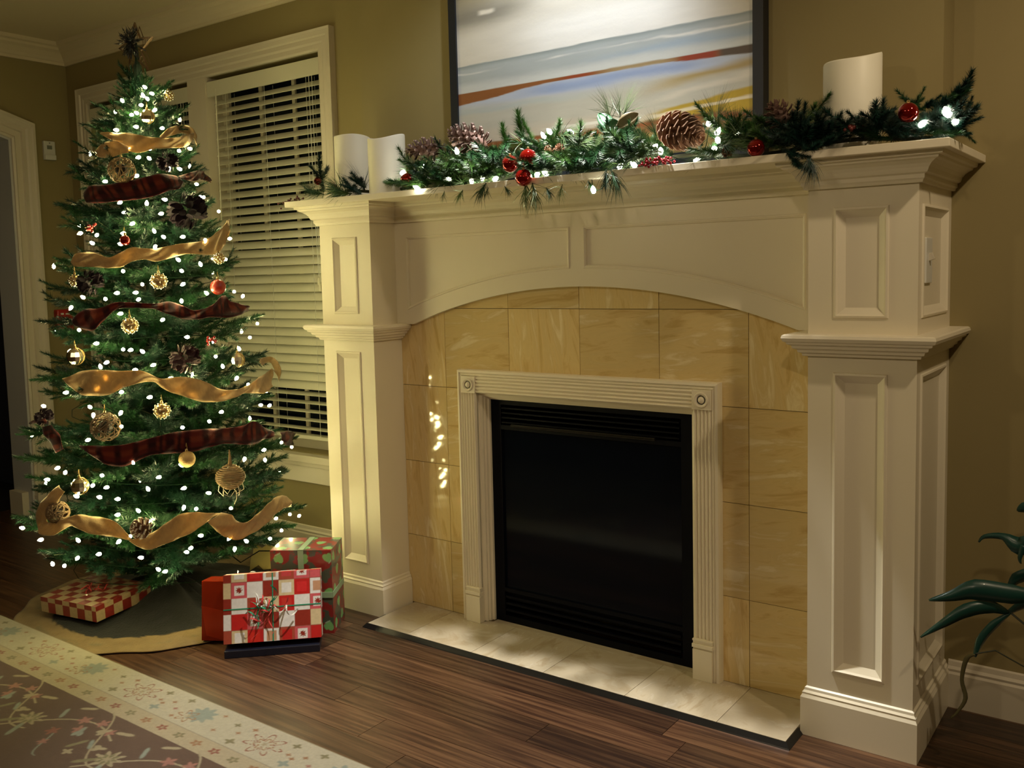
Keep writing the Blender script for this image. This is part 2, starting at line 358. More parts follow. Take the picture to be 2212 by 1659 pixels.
# ------------------------------------------------------------------ mantelpiece
mantel = thing('mantelpiece', (.623, -.05, 0), 'large cream painted wood mantelpiece with panelled pilasters and an arched frieze', 'fireplace mantel')
MO = Vector((.623, -.05, 0))
def mbuild(b, name, m=M_white, parent=None, **k):
    o = b.build(name, m, parent or mantel, **k)
    if not parent: o.location = -MO
    return o
YP = -.158; YFZ = -.02
BOL = [(0, 0), (.004, -.0), (.006, .003), (.009, .003), (.012, -.001), (.022, -.010), (.024, -.012)]
def bead_panel(b, x0, x1, z0, z1, fn):
    # fn(u, v, h): h>0 sticks out of the stile surface
    b.loft([(x0, z0), (x1, z0), (x1, z1), (x0, z1)], [(-.005, 0), (-.003, .004), (.002, .005), (.005, .002), (.007, 0), (.024, -.012)], fn)
def pilaster(x0, x1, sides):
    e = .012
    pan = [(x0+.075, x1-.078, 1.214, 1.506), (x0+.075, x1-.078, .205, 1.054)]
    f = lambda u, v, h: (u, YP-h, v)
    b = MB(); b.box(x0, x1, YP+e, YBR, .0, 1.64)
    if sides: b = MB(); b.box(x0, x1-e, YP+e, YB, .0, 1.64)
    xa, xb = pan[0][0], pan[0][1]
    b.box(x0, xa, YP, YP+e, 0, 1.64); b.box(xb, x1, YP, YP+e, 0, 1.64)
    for (za, zb) in ((1.506, 1.64), (1.054, 1.214), (0, .205)): b.box(xa, xb, YP, YP+e, za, zb)
    sh = mbuild(b, 'pilaster')
    for (u0, u1, z0, z1) in pan:
        q = MB(); bead_panel(q, u0, u1, z0, z1, f); q.build('panel_moulding', M_white, sh)
    if sides:
        g = lambda u, v, h: (x1+h, u, v); ya, yb = -.112, .195
        q = MB()
        q.box(x1-e, x1, YP+e, ya, 0, 1.64); q.box(x1-e, x1, yb, YB, 0, 1.64)
        for (za, zb) in ((1.506, 1.64), (1.054, 1.214), (0, .205)): q.box(x1-e, x1, ya, yb, za, zb)
        q.build('side_frame', M_white, sh)
        for (z0, z1) in ((1.214, 1.506), (.205, 1.054)):
            q = MB(); bead_panel(q, ya, yb, z0, z1, g); q.build('panel_moulding', M_white, sh)
    return sh
pilaster(XPL, -.229, False); pilaster(1.469, XPR, True)
b = MB(); b.box(XPL, -.229, YBR-.01, YB, 0, 1.64); mbuild(b, 'pilaster_return')
# frieze with arch, two recessed panels
RAF = 2.19; XC = .628; ZT = 1.303
def az(x, off=0): return ZT-RAF+math.sqrt((RAF+off)**2-(x-XC)**2)
outer = [(-.229, 1.64), (-.229, 1.163), (-.145, 1.163)]+[(-.145+1.54*i/48, az(-.145+1.54*i/48)) for i in range(0, 49)]
outer = [p for p in outer if p[1] >= 1.1625]+[(1.469, 1.167), (1.469, 1.64)]
def pan(xa, xb):
    n = 24; bot = [(xa+(xb-xa)*i/n, az(xa+(xb-xa)*i/n, .066)) for i in range(n+1)]
    return bot+[(xb, 1.505), (xa, 1.505)]
h1, h2 = pan(-.168, .590), pan(.653, 1.413)
tri = tessellate_polygon([[Vector((*p, 0)) for p in l] for l in (outer, h1, h2)])
allp = outer+h1+h2; n = len(outer)
b = MB(); b.add([(p[0], YFZ, p[1]) for p in allp], [tuple(t) for t in tri])
b.add([(p[0], YFZ, p[1]) for p in outer]+[(p[0], .004, p[1]) for p in outer], [(i, (i+1) % n, (i+1) % n+n, i+n) for i in range(n)])
for hh in (h1, h2):
    tr = tessellate_polygon([[Vector((*p, 0)) for p in hh]]); b.add([(p[0], YFZ+.008, p[1]) for p in hh], [tuple(t) for t in tr])
fz = mbuild(b, 'frieze')
for hh in (h1, h2):
    q = MB(); q.loft(hh, [(-.004, 0), (-.002, .003), (.001, .003), (.004, 0), (.006, -.001), (.008, -.008)], lambda u, v, h: (u, YFZ-h, v)); q.build('panel_moulding', M_white, fz)
b = MB(); b.box(-.229, 1.469, .008, YBR, 1.35, 1.64); b.build('backing', M_white, fz)
# cornice, mid ledges and base mouldings wrapped round the pilasters
wrap = [(XPL, YB), (XPL, YP), (-.229, YP), (-.229, YFZ), (1.469, YFZ), (1.469, YP), (XPR, YP), (XPR, YB)]
FN = lambda u, v, h: (u, v, h)
cr = [(0, 1.563), (.010, 1.563), (.012, 1.570), (.016, 1.574), (.016, 1.584), (.024, 1.588), (.026, 1.592), (.029, 1.600), (.036, 1.609), (.048, 1.617), (.056, 1.620), (.058, 1.626), (.068, 1.628), (.07, 1.638), (0, 1.638)]
b = MB(); b.loft(wrap, cr if False else [(-o, h) for o, h in cr], FN, closed=False); mbuild(b, 'cornice')
def flat_slab(b, x0, x1, y0, y1, z0, z1): b.box(x0, x1, y0, y1, z0, z1)
b = MB(); flat_slab(b, -.606, 1.846, -.252, YB, 1.638, 1.66); mbuild(b, 'shelf', bevel=.002)
lg = [(0, 1.102), (.012, 1.104), (.014, 1.112), (.022, 1.114), (.024, 1.122), (.034, 1.126), (.036, 1.134), (.046, 1.138), (.047, 1.143), (.054, 1.146), (.058, 1.155), (.056, 1.163), (.05, 1.166), (0, 1.166)]
for pts in ([(XPL, YB), (XPL, YP), (-.229, YP), (-.229, -.002)], [(1.469, -.002), (1.469, YP), (XPR, YP), (XPR, YB)]):
    b = MB(); b.loft(pts, [(-o, h) for o, h in lg], FN, closed=False); mbuild(b, 'mid_ledge')
    b = MB(); b.loft(pts, [(-o, h) for o, h in [(0, 0), (.015, 0), (.015, .112), (.013, .116), (.010, .122), (.011, .126), (.006, .132), (.005, .139), (0, .143)]], FN, closed=False); mbuild(b, 'plinth')
# light switch on the right pilaster's side panel
sw = thing('light_switch', (XPR-.012, -.005, 1.362), 'white toggle light switch on the right pilaster side panel', 'light switch')
b = MB(); b.box(0, .007, -.036, .036, -.062, .062); b.build('plate', mat('switch_white', (.72, .72, .66), .3), sw, bevel=.002)
b = MB(); b.box(.006, .022, -.005, .005, -.004, .016, Euler((0, R(-20), 0)).to_matrix().to_4x4()); b.build('toggle', M_trim, sw, bevel=.001)

# ------------------------------------------------------------------ tile surround and hearth
ts = thing('tile_surround', (.62, .004, 0), 'polished beige travertine tile surround between the mantel pilasters', 'tile surround'); tsl = Vector(ts.location)
b = MB(); b.box(-.229, 1.469, .006, .03, .0, 1.35)
b = MB()
for (x0, x1, z0, z1) in ((-.229, .16, .0, 1.35), (1.06, 1.469, .0, 1.35), (.16, 1.06, .9, 1.35)): b.box(x0, x1, .004, .03, z0, z1)
o = b.build('grout_backing', M_grout, ts); o.location = -tsl
xs = [-.229, 0, .308, .616, .924, 1.232, 1.469]; zs = [.016, .301, .609, .917, 1.225, 1.345]
for i in range(6):
    for j in range(5):
        x0, x1, z0, z1 = xs[i], xs[i+1], zs[j], zs[j+1]
        if z0 < .9:
            if x0 >= .3 and x1 <= 1.0: continue
            if x0 < .13 < x1: x1 = .13
            if x0 < 1.11 < x1: x0 = 1.11
            if x1-x0 < .01: continue
        g = .001; c = Vector(((x0+x1)/2, 0, (z0+z1)/2)); q = MB()
        q.box(x0+g-c.x, x1-g-c.x, 0, .008, z0+g-c.z, z1-g-c.z)
        o = q.build('tile', M_tile, ts); o.location = c-tsl+Vector((0, random.uniform(-.0003, .0003), 0))
hearth = thing('hearth', (.62, -.12, 0), 'low cream stone hearth slab of square tiles edged in black metal', 'hearth'); hl = Vector(hearth.location)
hx = [-.206, 0, .308, .616, .927, 1.237, 1.446]; HZ = .016; HY = -.270
b = MB(); b.box(-.204, 1.444, HY+.003, .03, 0, .012); o = b.build('mortar_bed', M_grout, hearth); o.location = -hl
for i in range(6):
    x0, x1 = hx[i], hx[i+1]; q = MB(); c = Vector(((x0+x1)/2, HY/2, HZ)); q.box(x0+.0008-c.x, x1-.0008-c.x, HY-c.y, 0-c.y if True else 0, -.006, 0)
    o = q.build('tile', M_htile, hearth); o.location = c-hl
q = MB(); q.box(.2, 1.03, 0, .05, .010, HZ); o = q.build('tile', M_htile, hearth); o.location = -hl
b = MB(); b.loft([(-.206, -.17), (-.206, HY), (1.446, HY), (1.446, -.17)], [(0, HZ-.001), (-.003, HZ), (-.014, .003), (-.016, 0), (0, 0)], FN, closed=False)
o = b.build('edge_trim', M_bmet, hearth); o.location = -hl

# ------------------------------------------------------------------ fluted firebox frame
ff = thing('firebox_frame', (.612, -.03, HZ), 'cream fluted wood frame with bullseye corner blocks around the black firebox', 'fireplace frame'); fl = Vector(ff.location)
def fb(b, name, parent=None, m=M_white, **k):
    o = b.build(name, m, parent or ff, **k)
    if not parent: o.location = -fl
    return o
XA, XB, XC_, XD = .104, .168, 1.056, 1.120; ZI = .906; ZO = .970; yf = -.030
def flutes(b, fn, w, l0, l1):          # reeded strip: u across [0,w], v along
    n = 5; pr = [(0, 0), (0, .01)]; st = w/n
    pts = [(0, .0)]
    for i in range(n):
        u0 = st*i
        for k in range(5): pts.append((u0+st*(.12+.76*k/4), .010+.005*math.sin(PI*k/4)))
        pts.append((u0+st, .0085))
    pts.append((w, 0)); N = len(pts)
    vs = [fn(u, l0, h) for u, h in pts]+[fn(u, l1, h) for u, h in pts]
    b.add(vs, [(i, i+1, N+i+1, N+i) for i in range(N-1)]+[tuple(range(N)), tuple(range(N, 2*N))[::-1]])
base = yf+.012
for x0 in (XA, XC_):
    b = MB(); flutes(b, lambda u, v, h: (x0+u, base-h, v), .064, .15, ZI); fb(b, 'fluted_upright')
    b = MB(); b.box(x0-.002, x0+.066, yf-.012, base, HZ, .118); b.box(x0-.002, x0+.066, yf-.007, base, .118, .124); b.box(x0-.004, x0+.068, yf-.013, base, .124, .136)
    b.box(x0-.002, x0+.066, yf-.008, base, .136, .146); b.box(x0-.003, x0+.067, yf-.011, base, .146, .152); fb(b, 'plinth_block', bevel=.001)
    b = MB(); b.box(x0-.001, x0+.065, yf-.006, base, ZI, ZO); cb_ = fb(b, 'corner_block', bevel=.001)
    q = MB(); q.lathe([(.024, 0), (.0255, .003), (.022, .006), (.018, .002), (.013, -.001), (.010, .001), (.008, .005), (.004, .007), (.0001, .0075)], 28,
                      Matrix.Translation((x0+.032, yf-.006, (ZI+ZO)/2)) @ Euler((R(90), 0, 0)).to_matrix().to_4x4()); q.build('rosette', M_white, cb_, smooth=True)
b = MB(); flutes(b, lambda u, v, h: (v, base-h, ZI+u), .064, XB, XC_); fb(b, 'fluted_lintel')
b = MB(); b.loft([(XA, HZ), (XA, ZO), (XD, ZO), (XD, HZ)], [(0, 0), (.0, .028), (.004, .032), (.010, .028), (.014, .034), (.022, .032), (.024, .02), (.024, 0)], lambda u, v, h: (u, .0-h, v), closed=False); fb(b, 'back_band')
b = MB(); b.loft([(XB, HZ), (XB, ZI), (XC_, ZI), (XC_, HZ)], [(0, -.012), (0, .0), (-.012, .004), (-.012, .012), (-.018, .014), (-.018, .026), (-.026, .028), (-.026, .04)], lambda u, v, h: (u, -.008+h, v), closed=False); fb(b, 'stepped_jamb')
# gas insert
gi = thing('fireplace_insert', (.612, .035, HZ), 'black glass-fronted gas fireplace insert with louvred top', 'fireplace'); gl = Vector(gi.location)
def gb(b, name, m=M_dark, parent=None, **k):
    o = b.build(name, m, parent or gi, **k)
    if not parent: o.location = -gl
    return o
X0, X1, Z1 = .194, 1.030, .881
b = MB(); b.box(X0, X0+.045, .03, .045, HZ, Z1); b.box(X1-.045, X1, .03, .045, HZ, Z1); b.box(X0+.045, X1-.045, .03, .045, Z1-.02, Z1); b.box(X0+.045, X1-.045, .03, .045, HZ, HZ+.025); b.box(X0+.045, X1-.045, .03, .045, Z1-.115, Z1-.098); b.box(X0+.045, X1-.045, .03, .045, .135, .15)
gb(b, 'surround_panel')
for i in range(4):
    b = MB(); b.box(X0+.05, X1-.05, .028, .046, Z1-.036-.018*i, Z1-.031-.018*i); gb(b, 'louvre')
for i in range(3):
    b = MB(); b.box(X0+.05, X1-.05, .028, .046, .06+.026*i, .068+.026*i); gb(b, 'louvre')
b = MB(); b.lathe([(.006, 0), (.006, .6)], 10, Matrix.Translation((X0+.1, .022, .785)) @ Euler((0, R(90), 0)).to_matrix().to_4x4()); gb(b, 'handle_bar', M_bmet)
b = MB(); b.box(X0+.045, X1-.045, .04, .044, .15, Z1-.115); gb(b, 'glass_pane', M_glass)
b = MB(); b.box(X0+.02, X1-.02, .235, .245, HZ, Z1); b.box(X0+.02, X0+.03, .045, .235, HZ, Z1); b.box(X1-.03, X1-.02, .045, .235, HZ, Z1); b.box(X0+.02, X1-.02, .045, .235, Z1-.01, Z1); b.box(X0+.02, X1-.02, .045, .235, .1, .13); gb(b, 'firebox')
for i, (xa, ya, xb, yb, za, r_) in enumerate(((.35, .14, .85, .17, .17, .035), (.42, .17, .8, .11, .23, .03), (.5, .10, .75, .19, .28, .025))):
    b = MB(); b.tube([(xa, ya, za), ((xa+xb)/2, (ya+yb)/2+.01, za+.01), (xb, yb, za)], r_, 10); gb(b, 'log', mat('char_log', (.02, .016, .014), .9, bump=(30, .5, .01)))

# ------------------------------------------------------------------ colour-painted grids
def grid(name, nu, nv, fn, colors, m, parent=None, thick=0):
    """fn(U,V) arrays in 0..1 -> x,y,z ; colors (nv+1,nu+1,3) linear"""
    U, V = np.meshgrid(np.linspace(0, 1, nu+1), np.linspace(0, 1, nv+1))
    X, Y, Z = fn(U, V); co = np.stack([X+0*U, Y+0*U, Z+0*U], -1).reshape(-1, 3)
    i = np.arange(nu*nv); r_ = i//nu; c = i % nu; a = r_*(nu+1)+c
    q = np.stack([a, a+1, a+nu+2, a+nu+1], -1)
    me = bpy.data.meshes.new(name); me.vertices.add(len(co)); me.vertices.foreach_set('co', co.astype(np.float32).ravel())
    me.loops.add(q.size); me.loops.foreach_set('vertex_index', q.ravel().astype(np.int32))
    me.polygons.add(len(q)); me.polygons.foreach_set('loop_start', (np.arange(len(q))*4).astype(np.int32)); me.polygons.foreach_set('loop_total', np.full(len(q), 4, np.int32))
    me.update(); at_ = me.color_attributes.new('Col', 'FLOAT_COLOR', 'POINT')
    c4 = np.ones((len(co), 4), np.float32); c4[:, :3] = colors.reshape(-1, 3); at_.data.foreach_set('color', c4.ravel())
    me.materials.append(m); me.polygons.foreach_set('use_smooth', [True]*len(q)); me.validate()
    return link(bpy.data.objects.new(name, me), parent)
def vnoise(x, y, seed=0):
    xi = np.floor(x).astype(int); yi = np.floor(y).astype(int); fx = x-xi; fy = y-yi; fx = fx*fx*(3-2*fx); fy = fy*fy*(3-2*fy)
    def h(a, b): 
        n = (a*374761393+b*668265263+seed*69069) & 0xffffffff; n = ((n ^ (n >> 13))*1274126177) & 0xffffffff; return ((n ^ (n >> 16)) & 0xffff)/65535.
    return (h(xi, yi)*(1-fx)+h(xi+1, yi)*fx)*(1-fy)+(h(xi, yi+1)*(1-fx)+h(xi+1, yi+1)*fx)*fy
def fbm(x, y, seed=0, o=4): return sum(vnoise(x*2**i, y*2**i, seed+i)/2**(i+1) for i in range(o))
def S(a, b, x): t = np.clip((x-a)/(b-a), 0, 1); return t*t*(3-2*t)
def mixc(A, c, m): return A*(1-m[..., None])+np.array(c)*m[..., None]

# painting: abstract seascape
pt = thing('painting', (.634, .088, 1.72), 'large abstract seascape painting in a thin black frame above the mantel', 'painting'); pl = Vector(pt.location)
PX0, PX1, PZ0, PZ1 = .012, 1.256, 1.70, 2.62
nu, nv = 420, 300
X, Z = np.meshgrid(np.linspace(PX0+.03, PX1-.03, nu+1), np.linspace(PZ0+.03, PZ1-.03, nv+1))
n1 = fbm(X*5, Z*30, 1); n2 = fbm(X*9, Z*60, 5); n3 = fbm(X*3+7, Z*9, 9)
zz = Z+(n1-.5)*.03
C = np.zeros(X.shape+(3,))+np.array([.70, .66, .58])
C = mixc(C, (.36, .32, .23), S(.42, .0, X+(n3-.5)*.5)*S(2.2, 2.4, Z))
C = mixc(C, (.86, .84, .80), S(2.30, 2.2, zz)*S(.2, .5, X)*S(1.3, .8, X))
C = mixc(C, (.20, .19, .16), S(.06, 0, abs(zz-2.318-(X-.2)*.02))*S(.33, .05, abs(X-.15))*.8)
C = mixc(C, (.75, .7, .6), S(.014, .004, abs(zz-2.325))*S(.05, .02, abs(X-.19)))
# band below the horizon
hz = 2.143+(n2-.5)*.006
C = mixc(C, (.42, .46, .47), S(hz+.002, hz-.002, Z))
C = mixc(C, (.22, .26, .26), S(hz+.001, hz-.001, Z)*S(.020, .0, hz-Z)*.7)
C = mixc(C, (.80, .78, .74), S(.006, .0, abs(Z-2.112-(n1-.5)*.03+X*.0))*S(.45, .7, n3+.25*S(.1, .9, X))*.9)
C = mixc(C, (.34, .44, .56), S(2.11, 2.08, zz)*S(2.05, 2.08, zz)*S(.5, .9, X)*.7)
C = mixc(C, (.62, .64, .63), S(2.085, 2.05, zz))
rt_ = 2.042+(n2-.5)*.004; rb = 2.030-.034*S(.5, 0, X)-.012*S(.9, 1.2, X)+(n2-.5)*.01
C = mixc(C, (.50, .55, .66), S(rb+.004, rb-.004, Z)); C = mixc(C, (.24, .33, .58), S(.035, 0, abs(zz-2.012))*S(.25, .5, X)*S(1.15, .95, X)*.75)
C = mixc(C, (.55, .54, .48), S(2.0, 1.96, zz)); C = mixc(C, (.44, .52, .55), S(.018, 0, abs(zz-1.965))*S(.9, .3, X)*.6)
C = mixc(C, (.42, .29, .07), S(.030, .0, abs(zz-1.965-(X-1)*.12))*S(.75, 1.05, X)*.85)
C = mixc(C, (.68, .64, .56), S(.014, 0, abs(zz-1.925-(X-1)*.15))*S(.8, 1.0, X))
C = mixc(C, (.50, .35, .04), S(1.905+(X-1.1)*.12, 1.895+(X-1.1)*.12, zz)*S(.7, .95, X)); C = mixc(C, (.78, .70, .52), S(.008, .003, abs(zz-1.872-(X-1.1)*.05))*S(.75, .9, X))
C = mixc(C, (.60, .55, .47), S(1.90, 1.88, zz)*S(.95, .75, X)); C = mixc(C, (.80, .78, .72), S(.007, .003, abs(Z-1.867))*S(.4, .5, X)*S(.9, .7, X))
C = mixc(C, (.26, .13, .05), S(1.852, 1.842, zz)); C = mixc(C, (.34, .09, .03), S(.012, 0, abs(zz-1.834))*.8); C = mixc(C, (.30, .22, .08), S(1.815, 1.80, zz))
band = S(rt_+.001, rt_-.001, Z)*S(rb-.002, rb+.002, Z)
cb2 = mixc(mixc(np.zeros(X.shape+(3,))+np.array([.27, .10, .03]), (.36, .26, .13), S(.62, .75, X)*S(1.0, .9, X)), (.10, .07, .05), S(1.09, 1.13, X))
cb2 = mixc(cb2, (.30, .04, .012), S(.95, 1.0, X)*S(1.12, 1.08, X)+S(.1, .02, abs(X-.58))*.7*S(.45, .6, n1))
C = C*(1-band[..., None])+cb2*band[..., None]
C = C*(.94+.12*n2[..., None])
cv = grid('canvas', nu, nv, lambda U, V: (PX0+.03+U*(PX1-PX0-.06)-pl.x, .070-pl.y, PZ0+.03+V*(PZ1-PZ0-.06)-pl.z), C, mat('oil_paint', (1, 1, 1), .45, attr=True, bump=(90, .2, .002)), pt)
b = MB(); b.box(PX0+.01, PX1-.01, .071, .108, PZ0+.01, PZ1-.01); o = b.build('stretcher', M_dark, pt); o.location = -pl
b = MB()
for (x0, x1, z0, z1) in ((PX0, PX0+.034, PZ0, PZ1), (PX1-.034, PX1, PZ0, PZ1), (PX0+.034, PX1-.034, PZ0, PZ0+.034), (PX0+.034, PX1-.034, PZ1-.034, PZ1)): b.box(x0, x1, .062, .109, z0, z1)
o = b.build('picture_frame', mat('frame_black', (.006, .009, .016), .4), pt); o.location = -pl

# rug
rx0, rx1, ry0, ry1 = -3.0, 1.7, -2.45, -1.018
nu, nv = 1250, 400
X, Y = np.meshgrid(np.linspace(rx0, rx1, nu+1), np.linspace(ry0, ry1, nv+1)); D = ry1-Y
wob = (fbm(X*40, Y*40, 3)-.5)*.012
CREAM, BRN = (.30, .27, .20), (.075, .042, .030)
C = np.zeros(X.shape+(3,))+np.array(CREAM)
C = mixc(C, (.27, .225, .15), S(.148, .152, D)); C = mixc(C, (.21, .18, .13), S(.003, .001, abs(D-.150))); C = mixc(C, BRN, S(.218, .222, D+wob*.3))
OLV, RED, RST, BLU, TAN, PNK = (.14, .12, .065), (.17, .06, .04), (.20, .10, .05), (.17, .19, .16), (.24, .20, .13), (.22, .10, .08)
def stamp(C, cx, cy, r0, petals, c, amp=.35, ring=None, sx=1., rot=0):
    x = X-cx; y = Y-cy; a = math.cos(rot); s_ = math.sin(rot); u = (x*a+y*s_)/sx; v = -x*s_+y*a
    win_ = (abs(x) < r0*2.4*max(sx, 1)) & (abs(y) < r0*2.4*max(sx, 1))
    r_ = np.hypot(u, v); th = np.arctan2(v, u); R_ = r0*(1+amp*np.cos(petals*th))
    m = S(.0025, -.0025, r_-R_) if ring is None else S(ring, ring*.4, abs(r_-R_))
    return mixc(C, c, m*win_)
Pd = .62
for i in range(-5, 4):
    cx = -.42+i*Pd; cy = ry1-.078
    if cx < rx0+.1 or cx > rx1-.1: continue
    C = stamp(C, cx, cy, .038, 7, RED, .42, ring=.004, sx=1.35); C = stamp(C, cx, cy, .022, 7, RST, .3, ring=.003, sx=1.3); C = stamp(C, cx, cy, .008, 5, TAN)
    cx2 = cx+Pd/2
    C = stamp(C, cx2, cy+.01, .040, 9, BLU, .2, sx=1.15); C = stamp(C, cx2-.035, cy-.02, .024, 6, RST, .4, ring=.004, sx=1.2); C = stamp(C, cx2-.03, cy-.018, .008, 5, TAN)
    for (dx_, dy_, cc, r_) in ((.09, .045, OLV, .010), (.13, -.04, BLU, .013), (.20, .05, OLV, .010), (.105, .0, RST, .006), (.16, .015, RST, .006), (.13, -.01, RST, .006), (.20, -.01, PNK, .006), (-.09, .04, RST, .007), (-.12, 0, RST, .006), (-.10, -.045, OLV, .012), (-.16, .03, OLV, .008), (-.2, -.03, RST, .006), (.23, -.045, RST, .006), (-.24, .045, RST, .006)):
        C = stamp(C, cx+dx_, cy+dy_, r_, 4, cc, .35, sx=1.3)
for i in range(int((rx1-rx0)/.085)):
    C = stamp(C, rx0+.05+i*.085, ry1-.184, .013, 5, (RED, OLV, RST)[i % 3], .3, sx=1.3); C = stamp(C, rx0+.05+i*.085, ry1-.184, .005, 4, TAN, .3)
def vine(C, pts, wd, c):
    pts = np.array(pts)
    dmin = np.full(X.shape, 9.)
    for (a, b_) in zip(pts[:-1], pts[1:]):
        d = b_-a; L2 = (d**2).sum(); t = np.clip(((X-a[0])*d[0]+(Y-a[1])*d[1])/L2, 0, 1)
        dmin = np.minimum(dmin, np.hypot(X-a[0]-t*d[0], Y-a[1]-t*d[1]))
    return mixc(C, c, S(wd, wd*.5, dmin))
for i in range(-6, 5):
    ox = -.55+i*.44
    for j in range(2):
        oy = -1.34-j*.46; oxx = ox+j*.31
        t = np.linspace(0, 1, 13)
        C = vine(C, np.stack([oxx-.05+t*.40, oy-.14+.10*np.sin(t*3.0)+.13*t], -1), .0045, TAN)
        C = vine(C, np.stack([oxx+.05-t*.30, oy-.10+.16*t-.05*np.sin(t*5)], -1), .004, TAN)
        C = vine(C, np.stack([oxx+.12+t*.12, oy-.05-.11*t+.02*np.sin(t*6)], -1), .0035, BLU)
        for (dx_, dy_, r_, n_, cc, sx_, ro) in ((0, -.06, .034, 9, TAN, 1.2, .3), (0, -.06, .024, 8, OLV, 1.1, .3), (0, -.06, .012, 6, TAN, 1.1, .3), (-.05, -.10, .012, 2, OLV, 2.2, .8), (.03, -.12, .012, 2, BLU, 2.3, 2.), (-.09, .05, .011, 2, TAN, 2.2, .3), (.28, -.06, .011, 2, OLV, 2.2, 1.2), (.06, .02, .010, 2, BLU, 2.2, 2.2), (.18, -.11, .014, 5, PNK, 1, 0), (-.02, -.17, .014, 5, PNK, 1, 0), (-.14, -.10, .012, 4, TAN, 1.3, 0), (.16, .03, .018, 5, PNK, 1.1, 0), (.23, .05, .017, 5, PNK, 1, 0), (.20, -.01, .018, 5, PNK, 1, 1), (.30, .03, .016, 5, PNK, 1, 0), (.14, -.06, .018, 5, RED, 1, 0), (-.16, .02, .013, 3, TAN, 1.6, 1.), (-.22, -.02, .014, 3, BLU, 1.7, 2.), (.10, .08, .010, 2, TAN, 2.2, .5), (.36, -.04, .013, 3, TAN, 1.6, .4), (-.12, -.04, .009, 2, BLU, 2.2, 2.4)):
            C = stamp(C, oxx+dx_, oy+dy_, r_, n_, cc, .35, sx=sx_, rot=ro)
C = C*(.85+.3*fbm(X*220, Y*220, 11, 2)[..., None])
rug = thing('area_rug', (-.65, -1.75, 0), 'floral area rug with a cream border and brown field on the wood floor', 'rug'); rl = Vector(rug.location)
grid('pile', nu, nv, lambda U, V: (rx0+U*(rx1-rx0)-rl.x, ry0+V*(ry1-ry0)-rl.y, .0095+0*U), C, mat('rug_pile', (1, 1, 1), .95, attr=True, sheen=.2, bump=(600, .5, .002), spec=.1), rug)
b = MB(); b.box(rx0-.006, rx1+.006, ry0, ry1+.004, .001, .009); o = b.build('rug_edge', mat('rug_bind', (.2, .17, .11), .9), rug); o.location = -rl

# ------------------------------------------------------------------ wall devices
th = thing('thermostat', (XL, .113, 2.132), 'small white thermostat on the left wall above the tree branches', 'thermostat')
Mp = mat('device_white', (.62, .62, .57), .4)
b = MB(); b.box(0, .02, -.034, .034, -.052, .058); b.build('housing', Mp, th, bevel=.004)
b = MB(); b.box(.02, .024, -.016, .012, .010, .032); b.build('display', mat('lcd', (.18, .2, .16), .3), th)
b = MB(); b.box(.004, .030, -.032, .032, -.052, -.022); b.build('cover_flap', Mp, th, bevel=.003)
b = MB(); b.lathe([(.004, 0), (.004, .003)], 10, Matrix.Translation((.02, 0, .046)) @ Euler((0, R(90), 0)).to_matrix().to_4x4()); b.build('button', mat('grey_button', (.2, .2, .19), .4), th)
fa = thing('fire_alarm_pull', (XL, .13, 1.138), 'red fire alarm pull station with a white T-shaped handle', 'fire alarm')
b = MB(); b.box(0, .045, -.05, .05, -.068, .066); b.build('housing', mat('alarm_red', (.35, .015, .012), .35), fa, bevel=.008)
b = MB(); b.box(.045, .06, -.03, .03, -.006, .01); b.box(.045, .058, -.008, .008, -.03, .02); b.build('pull_handle', Mp, fa, bevel=.003)
b = MB(); b.box(.045, .047, -.03, -.012, .035, .045); b.box(.045, .047, .0, .03, .035, .043); b.box(.045, .0465, -.035, .035, -.056, -.052); b.build('marking', Mp, fa)
# ================================================================== PART 2 : tree, decorations
AX, AY = -1.18, -.50
TZ = [.05, .12, .18, .37, .567, .76, .957, 1.15, 1.347, 1.54, 1.737, 1.93, 2.05, 2.14, 2.22]
TR = [.40, .50, .54, .58, .55, .52, .46, .43, .40, .36, .28, .20, .155, .09, .0]
def TRad(z): return float(np.interp(z, TZ, TR))
def on_tree(px, py, k=1.0, off=0.0):
    d = ray(px, py); best = None; t = 2.6
    while t < 5.4:
        p = CAM+d*t; f = math.hypot(p.x-AX, p.y-AY)-(TRad(p.z)*k+off)
        if f <= 0: return p
        if best is None or f < best[0]: best = (f, p.copy())
        t += .008
    return best[1]
M_needle = mat('pvc_needle', (.009, .042, .012), .42, rand=.25, spec=.4)
M_needle2 = mat('pvc_needle_dark', (.006, .029, .014), .42, rand=.25, spec=.4)
M_stem = mat('twig_stem', (.03, .035, .015), .8)
def needles(b, p0, p1, n, ln, wd, ang=50, droop=0):
    """thin pointed needles round the twig p0->p1"""
    p0, p1 = Vector(p0), Vector(p1); t = (p1-p0).normalized(); a = t.orthogonal().normalized(); c = t.cross(a)
    for i in range(n):
        f = (i+random.random())/n; ph = random.uniform(0, 2*PI); s_ = ln*(.75+.4*random.random())*(1.15-.35*f)
        base = p0.lerp(p1, f); radial = a*math.cos(ph)+c*math.sin(ph); an = R(ang*(1.1-.55*f)+random.uniform(-12, 12))
        d = t*math.cos(an)+radial*math.sin(an); d.z -= droop; side = d.cross(radial).normalized()*wd*.5
        tip = base+d*s_
        b.add([base-side, base+side, tip], [(0, 1, 2)])
